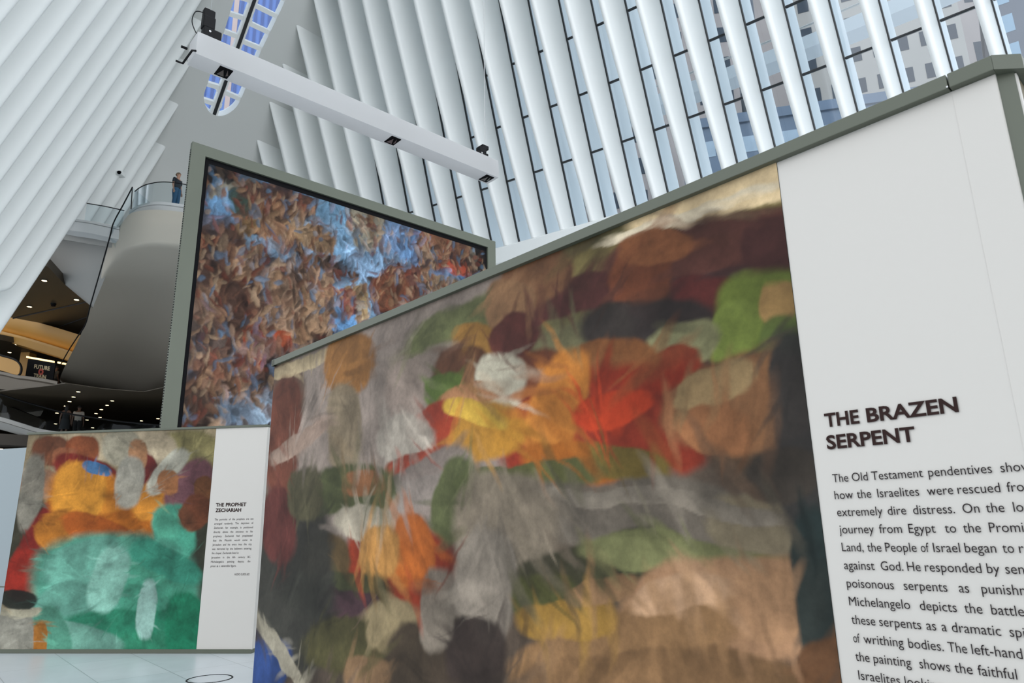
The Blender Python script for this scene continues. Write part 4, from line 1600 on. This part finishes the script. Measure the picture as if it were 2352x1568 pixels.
# ================================================================== PANEL D, blank pale board behind
D0 = at_z(0, 0, 3) * 0
pD = at_y(-40, 1034, 14.6)
pE = at_y(75, 1039, 14.2)
dD = (pE - pD)
dD.z = 0
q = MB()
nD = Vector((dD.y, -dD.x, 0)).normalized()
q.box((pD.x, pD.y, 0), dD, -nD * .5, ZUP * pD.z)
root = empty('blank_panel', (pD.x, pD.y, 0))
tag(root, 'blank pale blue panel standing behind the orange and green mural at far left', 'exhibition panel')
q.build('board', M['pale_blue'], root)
q = MB()
q.box(Vector((pD.x, pD.y, .7)) + nD * .005, dD, -nD * .01, ZUP * .02)
q.build('joint_strip', M['olive'], root)  # thin olive strip across the board

# ================================================================== OVERHEAD TRUSS
T0 = Vector((-5.126, 10.023, 9.268))
th, tw, tl = .42, .40, 6.604
truss = empty('overhead_truss', T0)
tag(truss, 'long white fabric covered truss hanging in front of the tall picture board', 'truss')
nT = nB
m = MB()
nseg = 60
rowsT = []
for i in range(nseg + 1):
    u = tl * i / nseg
    sag = .012 * math.sin(u * 3.1) + .006 * math.sin(u * 7.7 + 1)
    c0 = T0 + dB * u
    pts_ = [c0, c0 + ZUP * (th * .5) + nT * sag * .3, c0 + ZUP * th, c0 + ZUP * (th + sag * .2) - nT * tw * .5, c0 + ZUP * th - nT * tw, c0 + ZUP * th * .5 - nT * tw, c0 - nT * tw, c0 - nT * tw * .5 - ZUP * abs(sag) * .4]
    rowsT.append(pts_ + [pts_[0]])
m.grid(rowsT)
m.f.append(tuple(range(8)))
m.f.append(tuple(nseg * 9 + j for j in range(8)))
cv = m.build('fabric_cover', M['fabric_white'], truss)
bmx = bmesh.new()
bmx.from_mesh(cv.data)
bmesh.ops.remove_doubles(bmx, verts=bmx.verts, dist=1e-4)
bmx.to_mesh(cv.data)
bmx.free()
auto_smooth(cv, 45)
for u in (.42, 3.82, 6.30):
    base = T0 + dB * u - ZUP * .016 - nT * .05
    q = MB()
    q.box(base, dB * .22, -nT * (tw * .72), ZUP * .012)
    op = q.build('cover_opening', M['black'], truss)
    q = MB()
    b2 = base - ZUP * .004
    q.v = [b2 + dB * .03 - nT * .25, b2 + dB * .15 - nT * .25, b2 + dB * .08 - nT * .06, b2 + dB * .17 - nT * .22, b2 + dB * .20 - nT * .18, b2 + dB * .14 - nT * .03]
    q.f = [(0, 1, 2), (3, 4, 5)]
    q.build('inner_liner', M['chrome'], op)
for z0 in (.30, -.02):
    q = MB()
    c0 = T0 - dB * .03 + ZUP * z0
    if z0 > 0:
        q.tube([c0 - nT * tw, c0 - nT * tw - dB * .10], .022, 8)
    else:
        q.tube([c0 + dB * .03 + ZUP * .06 + nT * .01, c0 - dB * .03 + ZUP * .04 + nT * .01, c0 - dB * .05 - nT * tw * .95, c0 - dB * .16 - nT * tw * .95], .018, 8)
    q.build('hook', M['black_metal'], truss)


def hoist(u, label, tall, lean):
    p_ = T0 + dB * u - nT * tw * .5 + ZUP * (th + .004)
    root = empty('chain_hoist', p_)
    tag(root, label, 'hoist')
    e = dB * lean
    q = MB()
    q.box(p_ - dB * .10 - nT * .08 + ZUP * .0, dB * .30, nT * .16, ZUP * (tall * .42))
    bevel(q.build('motor', M['black_metal'], root), .02)
    q = MB()
    q.box(p_ - dB * .12 - nT * .07 + e * .4 + ZUP * (tall * .40), dB * .2, nT * .15, ZUP * (tall * .38))
    bevel(q.build('gearbox', M['black_metal'], root), .02)
    q = MB()
    q.box(p_ - dB * .12 - nT * .06 + e + ZUP * (tall * .74), dB * .19, nT * .12, ZUP * (tall * .28))
    bevel(q.build('head_block', M['black_metal'], root), .02)
    q = MB()
    c = p_ + e + ZUP * tall
    q.tube([c, c + ZUP * 24], .007, 5)
    q.build('chain', M['chrome'], root)
    if tall > .5:
        q = MB()
        b_ = p_ - dB * .12 + ZUP * .5
        q.tube(arc_pts([b_ + ZUP * .05, b_ - dB * .12, b_ - dB * .16 - ZUP * .2, b_ - dB * .1 - ZUP * .36, b_ - dB * .02 - ZUP * .45], 5), .008, 6)
        q.build('cable', M['black_metal'], root)
    q = MB()
    q.tube([p_ + nT * .081 + ZUP * .3 * tall, p_ + nT * .087 + ZUP * .3 * tall], .02, 8)
    q.build('badge', M['chrome'], root)
    return root


hoist(.22, 'black chain hoist on the left end of the white truss', .62, .0)
hoist(6.22, 'black chain hoist on the right end of the white truss', .36, .16)

# ring let into the floor -----------------------------------------------------
rc = Vector((-3.55, 8.86, 0))
q = MB()
n = 48
q.grid([[(rc.x + r_ * math.cos(2 * math.pi * i / n), rc.y + r_ * math.sin(2 * math.pi * i / n), z_) for i in range(n + 1)] for r_, z_ in ((.235, 0), (.237, .004), (.252, .004), (.255, 0))])
tag(q.build('floor_ring', M['black_metal'], smooth=True), 'thin dark metal ring set in the white marble floor', 'floor ring')

# ================================================================== OUTSIDE
q = MB()
q.box((-250, -60, -.8), (500, 0, 0), (0, 400, 0), (0, 0, .45))
q.build('ground', M['asphalt'], kind='structure')


def tower(name, label, c, w, d, h, rz, wall, winm, nx, nz, z0, wf=.5, hf=.55, cap=None):
    root = empty(name, c, rz)
    tag(root, label, 'building')
    q = MB()
    q.box((-w / 2, 0, 0), (w, 0, 0), (0, d, 0), (0, 0, h))
    q.build('wall', wall).parent = root
    q = MB()
    q.box((-w / 2 - .3, -.3, h), (w + .6, 0, 0), (0, d + .6, 0), (0, 0, 1.2))
    q.build('cornice', wall).parent = root
    bw, bh = w / nx, (h - z0) / nz
    q = MB()
    q.box((-bw * wf / 2, -.06, 0), (bw * wf, 0, 0), (0, .1, 0), (0, 0, bh * hf))
    w0 = q.build('window', winm)
    first = True
    for i in range(nx):
        for j in range(nz):
            o = w0 if first else w0.copy()
            if not first:
                COL.objects.link(o)
            first = False
            o.parent = root
            o.location = (-w / 2 + bw * (i + .5), 0, z0 + bh * (j + .2))
    return root


tower('stone_tower', 'pinkish stone tower with small square windows seen between the middle glass bays', (24, 92, 0), 20, 18, 96, R(-8), M['stone'], M['win_dark'], 6, 16, 14, .45, .5)
tower('dark_tower', 'dark slate tower with narrow windows beside the pinkish stone tower', (41, 112, 0), 10, 18, 110, R(-8), M['slate'], M['win_dark'], 4, 18, 10, .6, .8)
tower('masonry_tower', 'beige masonry tower with paired dark windows behind the right glass bays', (56, 92, 0), 22, 20, 90, R(-22), M['beige'], M['win_dark'], 7, 14, 14, .5, .45)
tower('slender_tower', 'slender dark tower glimpsed between ribs above the kiosk', (8, 120, 0), 10, 14, 90, R(0), M['slate'], M['win_dark'], 4, 16, 10, .6, .7)
tower('glass_podium', 'blue grey glass podium building with painted pale reflections behind the lower right bays', (41, 70, 0), 42, 8, 47, R(-14), M['podium'], M['podium_reflection'], 9, 9, 4, .55, .42)
tower('far_right_tower', 'grey glass tower at the far right behind the last bays', (82, 84, 0), 24, 20, 80, R(-35), M['slate'], M['win_blue'], 6, 14, 12, .6, .6)

tower('long_block', 'long grey stone block far behind the other towers', (95, 150, 0), 170, 10, 210, R(-10), M['stone'], M['win_dark'], 12, 8, 30, .5, .5)

# striped tower above the skylight
root = empty('striped_tower', (-66, 155, 0), R(22))
tag(root, 'blue glass tower with upright stripes seen through the skylight', 'building')
q = MB()
q.box((-40, 0, 0), (80, 0, 0), (0, 30, 0), (0, 0, 230))
q.build('glass_facade', M['blue_glass']).parent = root
for i in range(48):
    x = -39.5 + i * 1.68
    pink = i % 9 in (3,)
    q = MB()
    q.box((x, -.5, 0), (1.15 if pink else .62, 0, 0), (0, .5, 0), (0, 0, 230))
    q.build('fin', M['pinkish'] if pink else M['navy']).parent = root

# white service walkway running outside the glazing
q = MB()
rows = []
for k in np.linspace(-4, 12, 34):
    s_ = RSA + k * DS
    t_ = r_root(s_, 22.5) + 6.0
    rows.append([hall(s_, t_, 26.5), hall(s_, t_, 27.3), hall(s_, t_ + 1.2, 27.3), hall(s_, t_ + 1.2, 26.5), hall(s_, t_, 26.5)])
q.grid(rows)
root = empty('outer_walkway', hall(RSA, r_root(RSA, 22) + 6, 27.4))
tag(root, 'white horizontal walkway beam running outside the tall glass bays', 'walkway')
q.build('deck', mat('white_outdoor_paint', (0.92, 0.92, 0.92), 0.5), root)
q = MB()
q.tube([hall(RSA + k * DS, r_root(RSA + k * DS, 22.5) + 6.05, 27.9) for k in np.linspace(-4, 12, 34)], .05, 6)
q.build('rail', M['board_white'], root)
